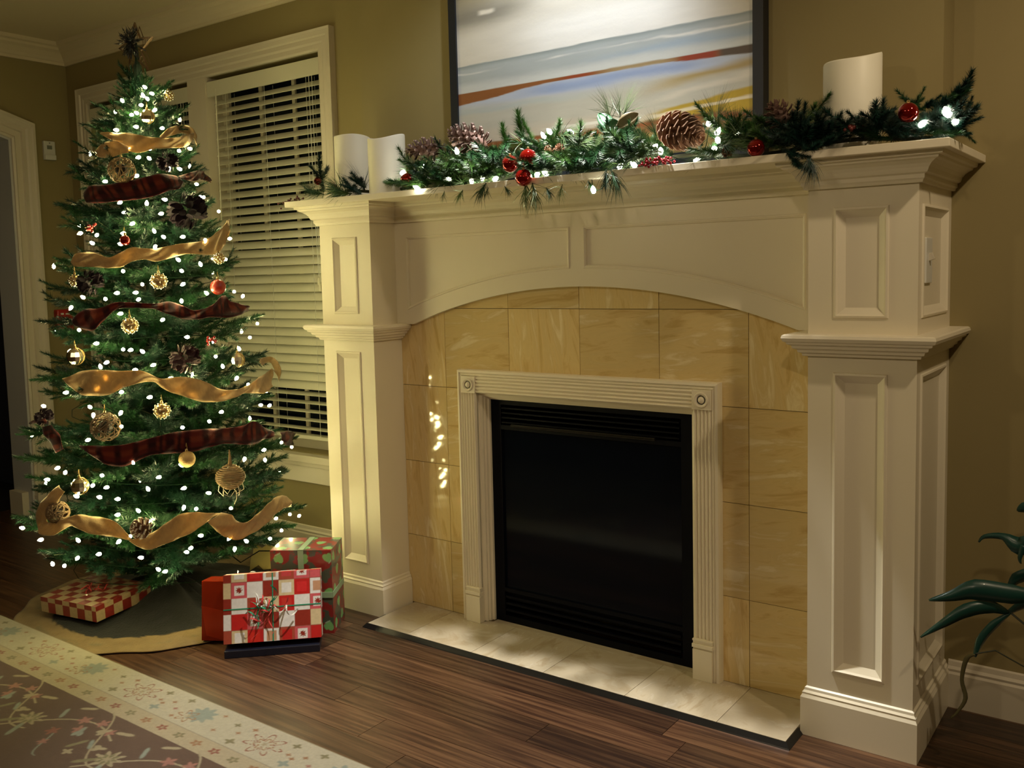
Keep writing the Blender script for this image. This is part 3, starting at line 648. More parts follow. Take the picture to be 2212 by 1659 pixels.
def branch_mesh(L, seed, m, tw=.115, dens=1.9, ndl=.027):
    random.seed(seed); b = MB(); b.mi = 0
    def axis(f): return Vector((L*f, 0, .10*L*math.sin(f*PI*.5)*.6))
    b.tube([axis(f) for f in (0, .35, .7, 1)], .0035, 4, r2=.0012); b.mi = 1
    nt = max(5, int(L/.034)); tips = []
    for i in range(nt):
        f = .18+.80*i/nt; p = axis(f); sg = 1 if i % 2 else -1
        ln = tw*(.65+.5*random.random())*(1.25-.6*f)
        d = Vector((math.cos(R(42))*1, sg*math.sin(R(42+random.uniform(-14, 14))), random.uniform(-.22, .45))).normalized()
        q = p+d*ln; tips.append((p, q))
    tips.append((axis(.62), axis(1)+Vector((.02, 0, .012)))); tips.append((axis(.25), axis(.66)))
    for (p, q) in tips:
        needles(b, p, q, int(60*dens*(q-p).length/.1)+6, ndl, .0034, 62)
    o = b.build('branch', [M_stem, m]); me = o.data; bpy.data.objects.remove(o); return me, L
BR = [branch_mesh(L, 10+i, (M_needle, M_needle2)[i % 2]) for i, L in enumerate((.14, .14, .22, .22, .32, .32, .42, .42, .52, .52))]
random.seed(21)
tree = thing('christmas_tree', (AX, AY, 0), 'tall green artificial Christmas tree decorated with white lights beside the window', 'Christmas tree')
b = MB(); b.tube([(0, 0, .02), (0, 0, 2.24)], .016, 8); b.build('trunk', mat('trunk', (.015, .035, .02), .7), tree)
st = MB()
for k in range(4):
    a = R(45+90*k); st.tube([(.02*math.cos(a), .02*math.sin(a), .12), (.12*math.cos(a), .12*math.sin(a), .07), (.24*math.cos(a), .24*math.sin(a), .012)], .010, 6)
st.tube([(0, 0, .02), (0, 0, .2)], .026, 10); st.build('tree_stand', M_dark, tree)
z = .20; n_b = 0; ph = 0
levels = []
while z < 2.18:
    r_ = TRad(z); nb = max(5, int(round(3.5+r_*17))); levels.append((z, nb)); z += .072 if z < 1.6 else .062
for (z, nb) in levels:
    ph += .7
    for k in range(nb):
        a = ph+2*PI*k/nb+random.uniform(-.12, .12); zz_ = z+random.uniform(-.045, .045)
        Rr = TRad(zz_)*random.choice((1.0, 1.0, .96, .86, .76))*random.uniform(.94, 1.06)
        tilt = R(random.uniform(-8, 24)+14*max(0, (z-1.2)))
        me, L = min(BR[(k % 2)::2], key=lambda q: abs(q[1]-Rr)); s_ = min(max(Rr/L*.93, .55), 1.35)
        d = Vector((math.cos(a)*math.cos(tilt), math.sin(a)*math.cos(tilt), math.sin(tilt)))
        z0 = zz_-math.tan(tilt)*Rr*.5
        inst('branch', me, tree, frame_M((0, 0, z0), d, (0, 0, 1), s_) @ Euler((random.uniform(-.5, .5), 0, 0)).to_matrix().to_4x4()); n_b += 1
for k, (dx_, dy_, dz_) in enumerate(((0, 0, 1), (.25, .1, 1), (-.2, -.2, 1), (.1, -.3, 1))):
    me, L = BR[k % 4]; inst('branch', me, tree, frame_M((0, 0, 2.04), (dx_, dy_, dz_), (1, 0, 0), .8))
def edge_branch(p):
    q = Vector((p.x-AX, p.y-AY, p.z)); rr = math.hypot(q.x, q.y)
    o_ = Vector((q.x*.12, q.y*.12, p.z-.10*rr)); d = q-o_; me, L = min(BR, key=lambda w_: abs(w_[1]-rr*1.0))
    inst('branch', me, tree, frame_M(o_, d, (0, 0, 1), min((d.length+.012)/L, 1.6)))
EB = []
print('branches', n_b)

# string lights on the tree
BULB = [(312.6,188),(354,198),(328,202),(309,206),(318,213),(264,217),(304.5,227),(334,238),(284,248),(295,244),(294,274),(251,281),(350,277),(253,314.5),(280,322),(322.6,321),(387,326),(410,321),(299,340),(322,342),(365,365),(388,365),(295,380),(227,392),(425,398),(259,437.5),(356,431),(317,439),(434,426),(440,426),
(269,459.5),(348,461.6),(286,483),(472.6,456.5),(173,504),(209,508),(199,525),(266,504),(260,527),(333,499),(353,511.5),(395,511.5),(335,533),(496,515.6),(278,550),(443,520),(280,563),(266,586),(385,561),(392,585),(433,570.6),(462,559),(486,560),(307.6,614),(395,614),(252.6,633),(293,632),(179,642),(228,646),(446,633),(392,650),(506,630),(524.5,640),(153,665),(171,713),(260,677.5),(351,691),(299,647),(208,742),(404,728),(461,737),(282,756),(266,755),(307.6,759),(516,753),(540,729),(556,699),(152,758),
(230,783),(217,792),(331,788.5),(292,799),(414,809.5),(369,817),(466,770),(481,791),(511,817),(232,816.5),(213,840),(262,847),(382.5,840),(413,855),(482,855),(536,832),(323.5,858),(142.6,848),(94,877),(194,879),(260.6,892),(201.6,897),(563,875),(582,876),(478,890),(452,910),(394,923.5),(262,921.5),(190,950.5),(287,998),(392,1005),(570,972),(528,992),(572.6,994),(630,965.5),(608,956),(141,1020.5),(102,1036),(124,1011),(343,1031),(220,1027),(230,1053),(319.6,1056),(397,1054.6),(450.7,1065),(214.7,1074),(254,1078),(397,1096.6),(424,1099),(298.6,1103),(254,1112),(323.5,1124),(148,1127),(241.5,1138),(280,1159.5),(256.6,1170),(408.7,1143),(433.6,1157),(495,1163),(532,1169),(499,1098),(626,1111),(596,1120),(608,1146),(583,1163.5),(165,1072),(200,1049),
(48,1140.5),(168.7,1167),(88,1166),(167,1206),(213.5,1197),(113.5,1218),(139,1222.5),(304.5,1204.6),(403,1192.7),(412,1184),(507,1186),(342,1230),(356.7,1234.5),(646,1114.5)]
M_bulb = mat('warm_bulb', (1, .9, .7), .3, emit=(1, .89, .40), es=150)
M_cool = mat('white_bulb', (1, 1, 1), .3, emit=(1, .95, .74), es=42)
M_wire = mat('light_wire', (.004, .015, .006), .9, spec=.1)
def bulb_mesh(m, r_, l_):
    b = MB(); b.lathe([(.0001, -l_), (r_*.7, -l_*.8), (r_, -l_*.2), (r_*.9, l_*.3), (r_*.5, l_*.8), (.0001, l_*1.15)], 8, caps=False)
    o = b.build('bulb', m, smooth=True); me = o.data; bpy.data.objects.remove(o); return me
bm1 = bulb_mesh(M_bulb, .0066, .0098)
sl = thing('string_lights', (AX, AY, 0), 'string of small warm white lights wound round the Christmas tree', 'string lights')
pts = []
for (px, py) in BULB:
    p = on_tree(px, py, .97, random.uniform(-.01, .02)); pts.append(p)
    rn = Vector((p.x-AX, p.y-AY, 0)).normalized(); vn = Vector((CAM.x-AX, CAM.y-AY, 0)).normalized()
    if abs(rn.dot(vn)) < .38 and all((p-e).length > .055 for e in EB): EB.append(p); edge_branch(p)
    q = p-Vector((AX, AY, 0)); inst('bulb', bm1, sl, Matrix.Translation(q) @ Euler((random.uniform(0, PI), random.uniform(0, PI), 0)).to_matrix().to_4x4())
# the far side of the tree carries lights as well
for i in range(60):
    z_ = .2+1.9*(i/60)**1.15; a = i*2.4; d = Vector((math.cos(a), math.sin(a), 0)); vv = Vector((CAM.x-AX, CAM.y-AY, 0)).normalized()
    if d.dot(vv) > .05: continue
    q = d*TRad(z_)*.93; q.z = z_; inst('bulb', bm1, sl, Matrix.Translation(q))
pts.sort(key=lambda p: -p.z); wpath = []
for i in range(0, 420):
    z_ = 2.1-1.95*i/420; a = i*.36; r_ = TRad(z_)*.66; wpath.append((r_*math.cos(a), r_*math.sin(a), z_+.01*math.sin(i)))
b = MB(); b.tube(wpath, .0016, 3); b.build('wire', M_wire, sl)

# star topper
M_rattan = mat('rattan', (.25, .15, .06), .6, noise=(40, (.14, .08, .03), .2)); M_vine = mat('vine_twig', (.13, .075, .032), .7)
M_glow = mat('gold_mesh', (.55, .38, .16), .28, metal=.85)
star = thing('star_topper', (AX, AY, 2.36), 'twig star topper with a dark tinsel tuft on the tree tip', 'tree topper')
ps = [Vector(at(px, py, 1, AY))-Vector((AX, AY, 2.36)) for px, py in ((291, 50), (303, 83), (328, 80), (305, 110), (321, 151), (296, 128), (279, 160), (281, 122), (258, 105), (284, 85))]
b = MB(); b.tube(ps, .0045, 5, closed=True); b.tube([p*.8+Vector((0, .02, 0)) for p in ps], .002, 4, closed=True); b.build('star_frame', M_vine, star)
b = MB()
for i in range(5):
    for k in range(5):
        o1 = ps[(2*i) % 10]; o2 = ps[(2*i+1) % 10]; o0 = ps[(2*i-1) % 10]; f = k/5
        b.tube([o1.lerp(o2, f), o1.lerp(o0, f)], .0011, 3)
b.build('mesh_wire', M_vine, star)
random.seed(5); b = MB(); c0 = Vector(at(283, 92, 1, AY-.03))-Vector((AX, AY, 2.36))
for i in range(60):
    d = Vector((random.gauss(0, 1), random.gauss(0, .5), random.gauss(0, 1.3))).normalized(); needles(b, c0, c0+d*.055, 12, .022, .005, 40)
b.build('tinsel_tuft', mat('dark_tinsel', (.01, .012, .016), .35), star)
b = MB(); b.tube([(0, 0, -.16), (0, 0, -.03)], .014, 8, r2=.004); b.build('clip', M_needle2, star)

# ribbons wound round the tree
def catmull(P, m):
    out = []; n = len(P)
    for i in range(n-1):
        p0, p1, p2, p3 = P[max(i-1, 0)], P[i], P[i+1], P[min(i+2, n-1)]
        for k in range(m):
            t = k/m; out.append(.5*((2*p1)+(-p0+p2)*t+(2*p0-5*p1+4*p2-p3)*t*t+(-p0+3*p1-3*p2+p3)*t**3))
    out.append(P[-1]); return out
def M_cloth(name, c, c2, plaid=False):
    m = mat(name, c, .85, sheen=.3, spec=.15)
    nt = m.node_tree; N = nt.nodes; L = nt.links; p = N['Principled BSDF']
    at_ = N.new('ShaderNodeAttribute'); at_.attribute_name = 'Col'; L.new(at_.outputs['Color'], p.inputs['Base Color'])
    tc = N.new('ShaderNodeTexCoord'); n = N.new('ShaderNodeTexNoise'); n.inputs['Scale'].default_value = 350; L.new(tc.outputs['Object'], n.inputs[0])
    b = N.new('ShaderNodeBump'); b.inputs['Strength'].default_value = .5; b.inputs['Distance'].default_value = .002; L.new(n.outputs[0], b.inputs['Height']); L.new(b.outputs[0], p.inputs['Normal'])
    tr = N.new('ShaderNodeBsdfTranslucent'); L.new(at_.outputs['Color'], tr.inputs['Color']); mx = N.new('ShaderNodeMixShader'); mx.inputs[0].default_value = .3
    L.new(p.outputs[0], mx.inputs[1]); L.new(tr.outputs[0], mx.inputs[2]); L.new(mx.outputs[0], N['Material Output'].inputs[0]); return m
M_burl = M_cloth('burlap', (.40, .27, .13), 0); M_plaid = M_cloth('plaid_cloth', (.2, .02, .01), 0)
def ribbon(name, pairs, label, plaid, k0=1.03, group=None, amp=.006):
    segs = []
    for pr2 in pairs:
        A = [on_tree(a[0], a[1], k0, .012*math.sin(i*1.7)) for i, (a, _) in enumerate(pr2)]
        B_ = [on_tree(c[0], c[1], k0, .012*math.sin(i*1.3+1)) for i, (_, c) in enumerate(pr2)]
        segs.append((catmull(A, 8), catmull(B_, 8)))
    c0 = segs[0][0][0].copy(); me = bpy.data.meshes.new(name); vs = []; fs = []; cs = []
    W = 8; s_ = 0
    for (A, B_) in segs:
        base = len(vs); s_ = 0
        for i in range(len(A)):
            if i: s_ += ((A[i]+B_[i])/2-(A[i-1]+B_[i-1])/2).length
            outd = Vector(((A[i].x-AX), (A[i].y-AY), 0)).normalized()
            for j in range(W+1):
                f = j/W; p = A[i].lerp(B_[i], f); p = p+outd*(amp*math.sin(PI*f)*math.sin(s_*17+1)+.005*math.sin(s_*70+f*7)*math.sin(s_*23))
                vs.append(p-c0)
                if plaid:
                    u = (s_/.062) % 1; v = f; base_c = Vector((.105, .012, .008))
                    if u < .42: base_c = Vector((.045, .004, .004))
                    if .3 < v < .62: base_c = base_c*.55 if u < .42 else Vector((.16, .028, .012))
                    if abs(u-.72) < .03 or abs(v-.85) < .05: base_c = Vector((.02, .003, .003))
                    cs.append((*base_c, 1))
                else:
                    g = .9+.2*random.random(); cs.append((.40*g, .275*g, .135*g, 1))
        for i in range(len(A)-1):
            for j in range(W):
                a = base+i*(W+1)+j; fs.append((a, a+1, a+W+2, a+W+1))
    me.from_pydata([tuple(v) for v in vs], [], fs); me.materials.append(M_plaid if plaid else M_burl)
    ca = me.color_attributes.new('Col', 'FLOAT_COLOR', 'POINT'); ca.data.foreach_set('color', np.array(cs, np.float32).ravel())
    me.polygons.foreach_set('use_smooth', [True]*len(me.polygons))
    o = link(bpy.data.objects.new(name, me)); o.location = c0
    m_ = o.modifiers.new('s', 'SOLIDIFY'); m_.thickness = .0012
    return tag(o, label, 'ribbon', group)
def zp(T, B_): return [((a[0], a[1]), (c[0], c[1])) for a, c in zip(T, B_)]
def st_(l): return [((x, t), (x, b_)) for x, t, b_ in l]
GB, GP = 'burlap ribbons wound round the tree', 'plaid ribbons wound round the tree'
ribbon('burlap_ribbon', [st_([(218,286,291),(235,285,300),(255,287,312),(275,287,325),(300,291,330),(330,296,322),(360,298,320),(385,296,319),(405,290,316),(418,287,300)]),
   st_([(345,294,302),(360,280,297),(380,271,290),(400,270,288),(415,277,296),(424,290,310),(424,304,318)]), st_([(278,318,330),(255,306,335),(235,305,341),(215,315,340),(207,326,334)])],
   'tan burlap ribbon loop nearest the top of the Christmas tree', False, group=GB)
ribbon('burlap_ribbon', [st_([(155,562,570),(165,548,576),(200,545,577),(235,556,579),(260,545,577),(285,534,565),(310,536,560),(335,537,565),(360,532,560),(385,527,553),(410,524,548),(440,519,550),(465,505,548),(485,485,530),(494,472,505)])],
   'tan burlap ribbon on the tree, second from the top, rising to the right', False, group=GB)
ribbon('burlap_ribbon', [st_([(136,817,819),(150,813,835),(170,803,851),(200,799,855),(235,800,853),(265,801,838),(300,800,828),(320,806,825),(335,813,826),(350,818,838),(370,815,848),(400,814,857),(430,820,867),(455,830,869),(480,841,866),(510,841,858),(530,835,850),(550,822,850),(575,805,848),(590,795,835)]),
   [((602,824),(590,800)),((606,800),(592,798)),((600,778),(590,788)),((580,770),(578,783)),((560,776),(566,790))]],
   'wide wavy tan burlap ribbon across the middle of the tree', False, group=GB)
ribbon('burlap_ribbon', [[((128,1048),(140,1062)),((100,1072),(120,1092)),((81,1100),(103,1118)),((79,1132),(104,1130)),((84,1152),(108,1128)),((116,1156),(128,1122.6)),((149,1137),(149,1116.6)),((164,1139),(170,1110.7)),((191,1152),(197,1115)),((225,1158),(225,1119)),((245,1159),(245,1124)),((266,1164),(266,1142)),((280,1167),(278,1157))],
   [((280,1158),(280,1170)),((289.5,1164),(298.5,1181)),((328,1151),(319,1188)),((358,1130),(358,1175)),((388,1112),(388,1163)),((418,1106),(418,1148)),((447.6,1107.7),(441.7,1131.5)),((477.5,1109),(468.5,1113))],
   [((477,1107),(447.6,1127)),((501,1112),(465.5,1145)),((513,1125.6),(486.5,1160)),((531,1128.5),(513,1166.4)),((555,1112),(543,1154)),((582,1085),(582,1125.6)),((606,1070),(609,1100)),((625,1075),(632,1095))]],
   'tan burlap ribbon around the bottom of the tree, twisted near its right end', False, group=GB)
ribbon('plaid_ribbon', [zp([(180.6,416),(197,400),(231,398.6),(275,390.5),(311,383),(347,375),(376,379),(390,386)], [(186,437.5),(211,439),(256.6,434),(293,431),(329,425),(365,412),(387,407),(396,396)]),
   zp([(385,380.6),(412,372),(434,368),(448,378),(457,390)], [(388.6,385),(412,391),(434,389),(445,390),(456,395)])], 'dark red plaid ribbon nearest the top of the tree', True, group=GP)
ribbon('plaid_ribbon', [zp([(154,691),(181,668),(212,666),(252.6,653),(293,654),(334,656),(364.6,651),(395,660),(420,670),(456,661),(483,638),(497,650),(536,660)], [(163,705),(197.6,715),(222,695),(252,668),(293,665),(334,668),(364.6,679),(395,689),(426,690),(456,685),(490,686),(517,681),(536,672)])],
   'dark red plaid ribbon at mid height on the tree, below the red ball', True, group=GP)
ribbon('plaid_ribbon', [zp([(170,961.5),(217,963),(270,960),(322,947),(375,934),(427,927.5),(479.5,925),(519,921),(548,910),(569,921),(592,933)], [(183,973),(222,1000),(270,1007),(322,984),(372,980),(427,974),(479.5,959),(519,960),(548,960),(571,950),(590,944)]),
   zp([(605,934),(625,930),(638,936)], [(608,950),(620,962),(634,962)]), zp([(92,922),(98,945),(112,962),(122,978)], [(112,918),(124,935),(134,955),(138,970)]), zp([(64,912),(80,905),(100,903)], [(66,917),(82,913),(100,915)])],
   'long dark red plaid ribbon low on the tree, above the rattan teardrop', True, group=GP)

# ---------------- ornaments
def cord_loop(t, r_, m=None, h=.03):
    b = MB(); b.tube([(0, 0, r_*.9), (.004, 0, r_+h*.4), (0, 0, r_+h), (-.004, 0, r_+h*.4), (0, 0, r_*.9)], .0009, 4); b.build('hanging_loop', m or M_glow, t)
    b = MB(); b.lathe([(.005, r_*.95), (.005, r_+.006), (.003, r_+.009)], 10); b.build('cap', M_glow, t)
def wander(r_, n, sd, jit=.25):
    random.seed(sd); out = []
    for i in range(n):
        ax = Vector((random.gauss(0, 1), random.gauss(0, 1), random.gauss(0, 1))).normalized(); u = ax.orthogonal().normalized(); v = ax.cross(u); off = random.uniform(-.55, .55)*r_
        rr = math.sqrt(r_*r_-off*off); N = 22
        out.append([ax*off+(u*math.cos(2*PI*k/N)+v*math.sin(2*PI*k/N))*rr*(1+jit*.12*math.sin(3*k+i)) for k in range(N)])
    return out
def twig_ball(px, py, rpx, label, m, k=1.02, n=24, wr=.0017, group=None):
    p = on_tree(px, py, k); r_ = rpx/516*(CAM-p).length/4.15*1.0
    t = thing('twig_ball', p, label, 'ornament', group)
    for i in range(3):
        b = MB()
        for c in wander(r_, n//3, int(px)+i*7): b.tube(c, wr, 4, closed=True)
        b.build('woven_strands', m, t)
    b = MB(); b.ball((0, 0, 0), r_*.5, 10); b.build('core', mat('hollow_shade', (.012, .008, .005), .9), t)  # dark inner ball added, its colour stands for the shaded hollow
    cord_loop(t, r_); return t
twig_ball(263, 368, 27, 'brown woven twig ball left of centre near the top of the tree', M_rattan)
twig_ball(228, 922, 30, 'round vine ball on the lower left of the tree, above the long plaid ribbon', M_vine, n=21)
twig_ball(125, 1107, 22, 'dark brown twig ball at the lower left edge of the tree beside the burlap ribbon', M_vine, n=24, wr=.0026)
GM = 'gold filigree ball ornaments on the tree'
M_silver = mat('mercury_glass', (.75, .68, .52), .16, metal=1)
def fil_ball(px, py, rpx, label, silver=False, group=GM):
    p = on_tree(px, py, 1.02); r_ = rpx/516*(CAM-p).length/4.15
    t = thing('gold_ball' if not silver else 'mirrored_ball', p, label, 'ornament', group)
    if silver:
        b = MB(); b.ball((0, 0, 0), r_, 12); b.build('shell', M_silver, t)
        b = MB()
        for k in range(6): a = PI*k/6; b.tube([(r_*1.01*math.cos(a)*math.cos(q), r_*1.01*math.sin(a)*math.cos(q), r_*1.01*math.sin(q)) for q in np.linspace(-1.5, 1.5, 9)], .0012, 4)
        b.build('rib', M_glow, t)
    else:
        b = MB(); b.ball((0, 0, 0), r_*.93, 14); b.build('shell', M_glow, t, smooth=True)
        b = MB(); random.seed(int(px))
        for i in range(46):
            z_ = 1-2*(i+.5)/46; a = i*2.4; q = Vector((math.sqrt(1-z_*z_)*math.cos(a), math.sqrt(1-z_*z_)*math.sin(a), z_))*r_
            b.ball(q, .0042, 6)
        b.build('beads', M_silver, t, smooth=True)
    cord_loop(t, r_)
fil_ball(343, 607, 17, 'beaded gold ball in the middle of the tree below the second burlap ribbon')
fil_ball(281, 703, 17, 'beaded gold ball hanging just under the middle plaid ribbon')
fil_ball(350, 887, 17, 'beaded gold ball hanging just under the wide burlap ribbon')
fil_ball(163, 770, 18, 'faceted silver gold ball on the left edge of the tree above the wide burlap ribbon', True)
fil_ball(513, 778, 16, 'mirrored silver ball on the right side of the tree', True)
fil_ball(172, 1050, 18, 'faceted pale gold ball at the lower left of the tree', True)
fil_ball(162, 606, 12, 'small beaded ball at the left edge of the tree under the second burlap ribbon')
fil_ball(318, 252, 15, 'pale faceted ball near the tree top above the highest burlap ribbon', True)
fil_ball(364, 207, 11, 'small gold ball at the upper right of the tree top')
fil_ball(473, 558, 12, 'gold beaded ball on the right edge of the tree beneath the second burlap ribbon')
def plain_ball(px, py, rpx, label, m, cat='ornament', k=1.03):
    p = on_tree(px, py, k); r_ = rpx/516*(CAM-p).length/4.15; t = thing('ball_ornament', p, label, cat)
    b = MB(); b.ball((0, 0, 0), r_, 24); b.build('shell', m, t, smooth=True); cord_loop(t, r_)
M_redm = mat('red_matte', (.36, .022, .008), .38, coat=.3); M_red = mat('red_gloss', (.30, .006, .004), .08, metal=.75, coat=.5); M_goldm = mat('gold_glitter', (.55, .36, .14), .45, metal=.5, bump=(300, .8, .003))
plain_ball(471, 620, 17, 'satin red ball on the right side of the tree above the middle plaid ribbon', M_redm, k=1.08)
plain_ball(270, 519, 11, 'small shiny red ball on the tree above the second burlap ribbon', M_red)
plain_ball(404, 992, 18, 'matte gold glitter ball under the long plaid ribbon', M_goldm)
# rattan teardrop
p = on_tree(498, 1030, 1.04); t = thing('rattan_teardrop', p, 'wound rattan teardrop ornament with wire loops hanging low on the right of the tree', 'ornament')
b = MB(); pf = lambda s: .056*math.sin(PI*min(max(s, 0), 1))**.6
N = 150; b.tube([(pf(i/N)*math.cos(i*.62)*(1+.04*math.sin(i)), pf(i/N)*math.sin(i*.62), .050-.10*i/N) for i in range(N+1)], .0024, 4); b.build('woven_body', M_rattan, t)
b = MB(); b.tube([(0, 0, .045), (.002, 0, .075), (0, 0, .105)], .008, 6, r2=.002); b.build('stem', M_rattan, t)
b = MB()
for k in range(5): a = k*1.25; b.tube([(.045*math.cos(a), .045*math.sin(a), -.03), (.05*math.cos(a), .05*math.sin(a), -.055), (.03*math.cos(a+.5), .03*math.sin(a+.5), -.072), (.035*math.cos(a+1), .035*math.sin(a+1), -.05)], .0013, 4)
b.tube([(.03, 0, -.05), (.032, 0, -.08), (.015, 0, -.105)], .0012, 4); b.build('wire_loops', mat('pale_wire', (.5, .42, .3), .5), t)

# pine cones: shared scale meshes, one object per scale
def scale_mesh(name, ln, wd, pointed, mats):
    b = MB(); tip = .15 if pointed else .75
    prof = [(0, .25, 0), (.4, .6, .04), (.75, 1, .10), (.93, .85, .20), (1, tip, .26)]
    vs = []
    for (f, w_, h) in prof: vs += [(f*ln, -w_*wd/2, h*ln), (f*ln, w_*wd/2, h*ln), (f*ln, w_*wd/2, h*ln-.0025), (f*ln, -w_*wd/2, h*ln-.0025)]
    fs = []
    for i in range(4):
        for k in range(4): fs.append((4*i+k, 4*i+(k+1) % 4, 4*i+4+(k+1) % 4, 4*i+4+k))
    fs.append((16, 17, 18, 19)); b.add(vs, fs); b.m = [0]*12+[1]*(len(b.f)-12)
    o = b.build(name, mats); me = o.data; bpy.data.objects.remove(o); return me
M_cone = mat('cone_brown', (.17, .075, .035), .7, rand=.3); M_cone2 = mat('cone_tip', (.30, .17, .10), .65, rand=.2)
M_coneL = mat('cone_dark', (.11, .055, .04), .7, rand=.3); M_coneLt = mat('cone_lilac_tip', (.42, .30, .26), .6, rand=.2)
M_coneS = mat('cone_frost', (.5, .45, .38), .6, rand=.2)
SC_round = scale_mesh('scale', .042, .030, False, [M_cone, M_cone2]); SC_point = scale_mesh('scale', .05, .014, True, [M_coneL, M_coneLt])
SC_small = scale_mesh('scale', .018, .012, False, [M_cone, M_coneS]); SC_dark = scale_mesh('scale', .045, .016, True, [M_coneL, M_coneL]); SC_brown = scale_mesh('scale', .016, .011, False, [M_cone, M_cone2])
def pinecone(loc, axis, L, rad, n, sm, label, core, spread=1.0, group=None):
    t = thing('pinecone', loc, label, 'pinecone', group); ax = Vector(axis).normalized(); q = ax.to_track_quat('Z', 'Y').to_matrix().to_4x4()
    b = MB(); b.lathe([(rad*.1, -L*.5), (rad*.42, -L*.35), (rad*.45, -L*.05), (rad*.3, L*.28), (rad*.05, L*.47)], 10, q); b.build('core', core, t, smooth=True)
    sl_ = max(v.co.x for v in sm.vertices)
    for i in range(n):
        f = (i+.5)/n; zc = L*(-.46+.92*f); a = i*2.39996; env = math.sin(PI*(.12+.84*f))**.6*(1-.35*f)
        el = R(-18+88*f*spread)
        d = Vector((math.cos(a)*math.cos(el), math.sin(a)*math.cos(el), math.sin(el))); s_ = rad*.80*max(env, .25)/sl_*1.05
        r0 = rad*.22*env; M_ = frame_M((math.cos(a)*r0, math.sin(a)*r0, zc), d, (0, 0, 1), s_)
        inst('scale', sm, t, q @ M_)
    return t

# dark silk flowers on the tree
M_pet = mat('burgundy_petal', (.034, .004, .008), .6, rand=.3); M_petd = mat('plum_petal', (.009, .003, .007), .7, rand=.3, spec=.2)
def petal_mesh(m, l_=.04):
    b = MB(); vs = []; n = 5
    for i in range(n+1):
        f = i/n; w_ = math.sin(PI*(f*.9+.05))**.8*l_*.36; z_ = .25*l_*f*f; vs += [(f*l_, -w_, z_+.15*w_), (f*l_, 0, z_-.1*w_), (f*l_, w_, z_+.15*w_)]
    fs = []
    for i in range(n):
        for k in (0, 1): fs.append((3*i+k, 3*i+k+1, 3*i+4+k, 3*i+3+k))
    b.add(vs, fs); o = b.build('petal', m, smooth=True); me = o.data; bpy.data.objects.remove(o); return me
PB, PD = petal_mesh(M_pet), petal_mesh(M_petd)
def flower(px, py, rpx, me, label, n=95):
    p = on_tree(px, py, 1.02); r_ = rpx/516*(CAM-p).length/4.15; t = thing('silk_flower', p, label, 'flower'); random.seed(int(px+py))
    for i in range(n):
        z_ = 1-2*(i+.5)/n; a = i*2.4; d = Vector((math.sqrt(1-z_*z_)*math.cos(a), math.sqrt(1-z_*z_)*math.sin(a), z_))
        side = (d.orthogonal()+Vector((random.uniform(-.5, .5), random.uniform(-.5, .5), 0)))
        inst('petal', me, t, frame_M(d*r_*.62, (d+side*1.2), d, r_/.078))
flower(405, 455, 40, PD, 'big dark plum silk flower on the upper right of the tree')
flower(362, 350, 22, PD, 'small dark plum silk flower between the top burlap and top plaid ribbons')
flower(195, 610, 26, PD, 'dark plum silk flower on the left side of the tree under the second burlap ribbon')
flower(400, 775, 32, PB, 'burgundy silk flower in the middle of the tree above the wide burlap ribbon')
flower(95, 900, 18, PD, 'small brown silk flower at the far left of the tree')
# red berry sprays on the tree
M_berry = mat('red_berry', (.30, .010, .008), .25, coat=.4)
def berries(loc, n, spread, label, m, r_=.006, dirv=(1, 0, 0), group=None):
    t = thing('berry_spray', loc, label, 'berries', group); random.seed(int(abs(loc[0])*1000)); dv = Vector(dirv)
    bb = MB(); bb.ball((0, 0, 0), r_, 8); o = bb.build('berry', m, smooth=True); me = o.data; bpy.data.objects.remove(o)
    b = MB(); b.tube([dv*(-.5*spread), (0, 0, .004), dv*(.5*spread)], .0015, 4)
    for i in range(n):
        p_ = dv*random.uniform(-.5, .5)*spread+Vector((random.gauss(0, .008), random.gauss(0, .008), random.gauss(0, .008)))*(.6+spread*3); inst('berry', me, t, Matrix.Translation(p_)); b.tube([p_, p_*.4], .0007, 3)
    b.build('twig', M_vine, t); return t
berries(on_tree(195, 491, 1.02), 12, .07, 'red berry spray on the left of the tree above the second burlap ribbon', M_berry)
berries(on_tree(455, 735, 1.02), 12, .05, 'red berry spray on the right of the tree below the middle plaid ribbon', M_berry)
pinecone(on_tree(305, 1141, 1.06), (-.1, -.9, .4), .055, .047, 40, SC_small, 'frosted pinecone resting on the lowest burlap ribbon', M_cone)

# ------------------------------------------------------------------ tree skirt
M_skirt = mat('skirt_fabric', (1, 1, 1), .95, attr=True, sheen=.08, bump=(120, .6, .004), spec=.1)
nu, nv = 180, 60
U, V = np.meshgrid(np.linspace(0, 1, nu+1), np.linspace(0, 1, nv+1)); TH_ = U*2*PI; Rr = .05+V*.545*(1+.012*np.sin(TH_*9)+.01*np.sin(TH_*17+1))
CT = np.array([.18, .125, .06]); CD = np.array([.016, .016, .015]); fol = np.sin(TH_*7+np.sin(TH_*3)*2)*.5+.5
Cc = np.zeros(U.shape+(3,))+CT; nn = fbm(Rr*np.cos(TH_)*26+50, Rr*np.sin(TH_)*26+50, 2)
Cc = mixc(Cc, (.12, .10, .055), S(.52, .60, nn)*S(.03, .0, abs(Rr-.52))*.8); Cc = mixc(Cc, CD, S(.455, .448, Rr+(nn-.5)*.03)); Cc = Cc*(.75+.5*nn[..., None])
HH = .006+.115*np.exp(-(Rr/.21)**2)*(.8+.2*fol)+.022*fol*S(.5, .25, Rr)*S(.05, .15, Rr)+.003*nn
sk = grid('tree_skirt', nu, nv, lambda U_, V_: (Rr*np.cos(TH_), Rr*np.sin(TH_), HH), Cc, M_skirt); sk.location = (AX+.02, AY, 0)
tag(sk, 'round tree skirt with a tan burlap border and dark grey centre under the tree', 'tree skirt')
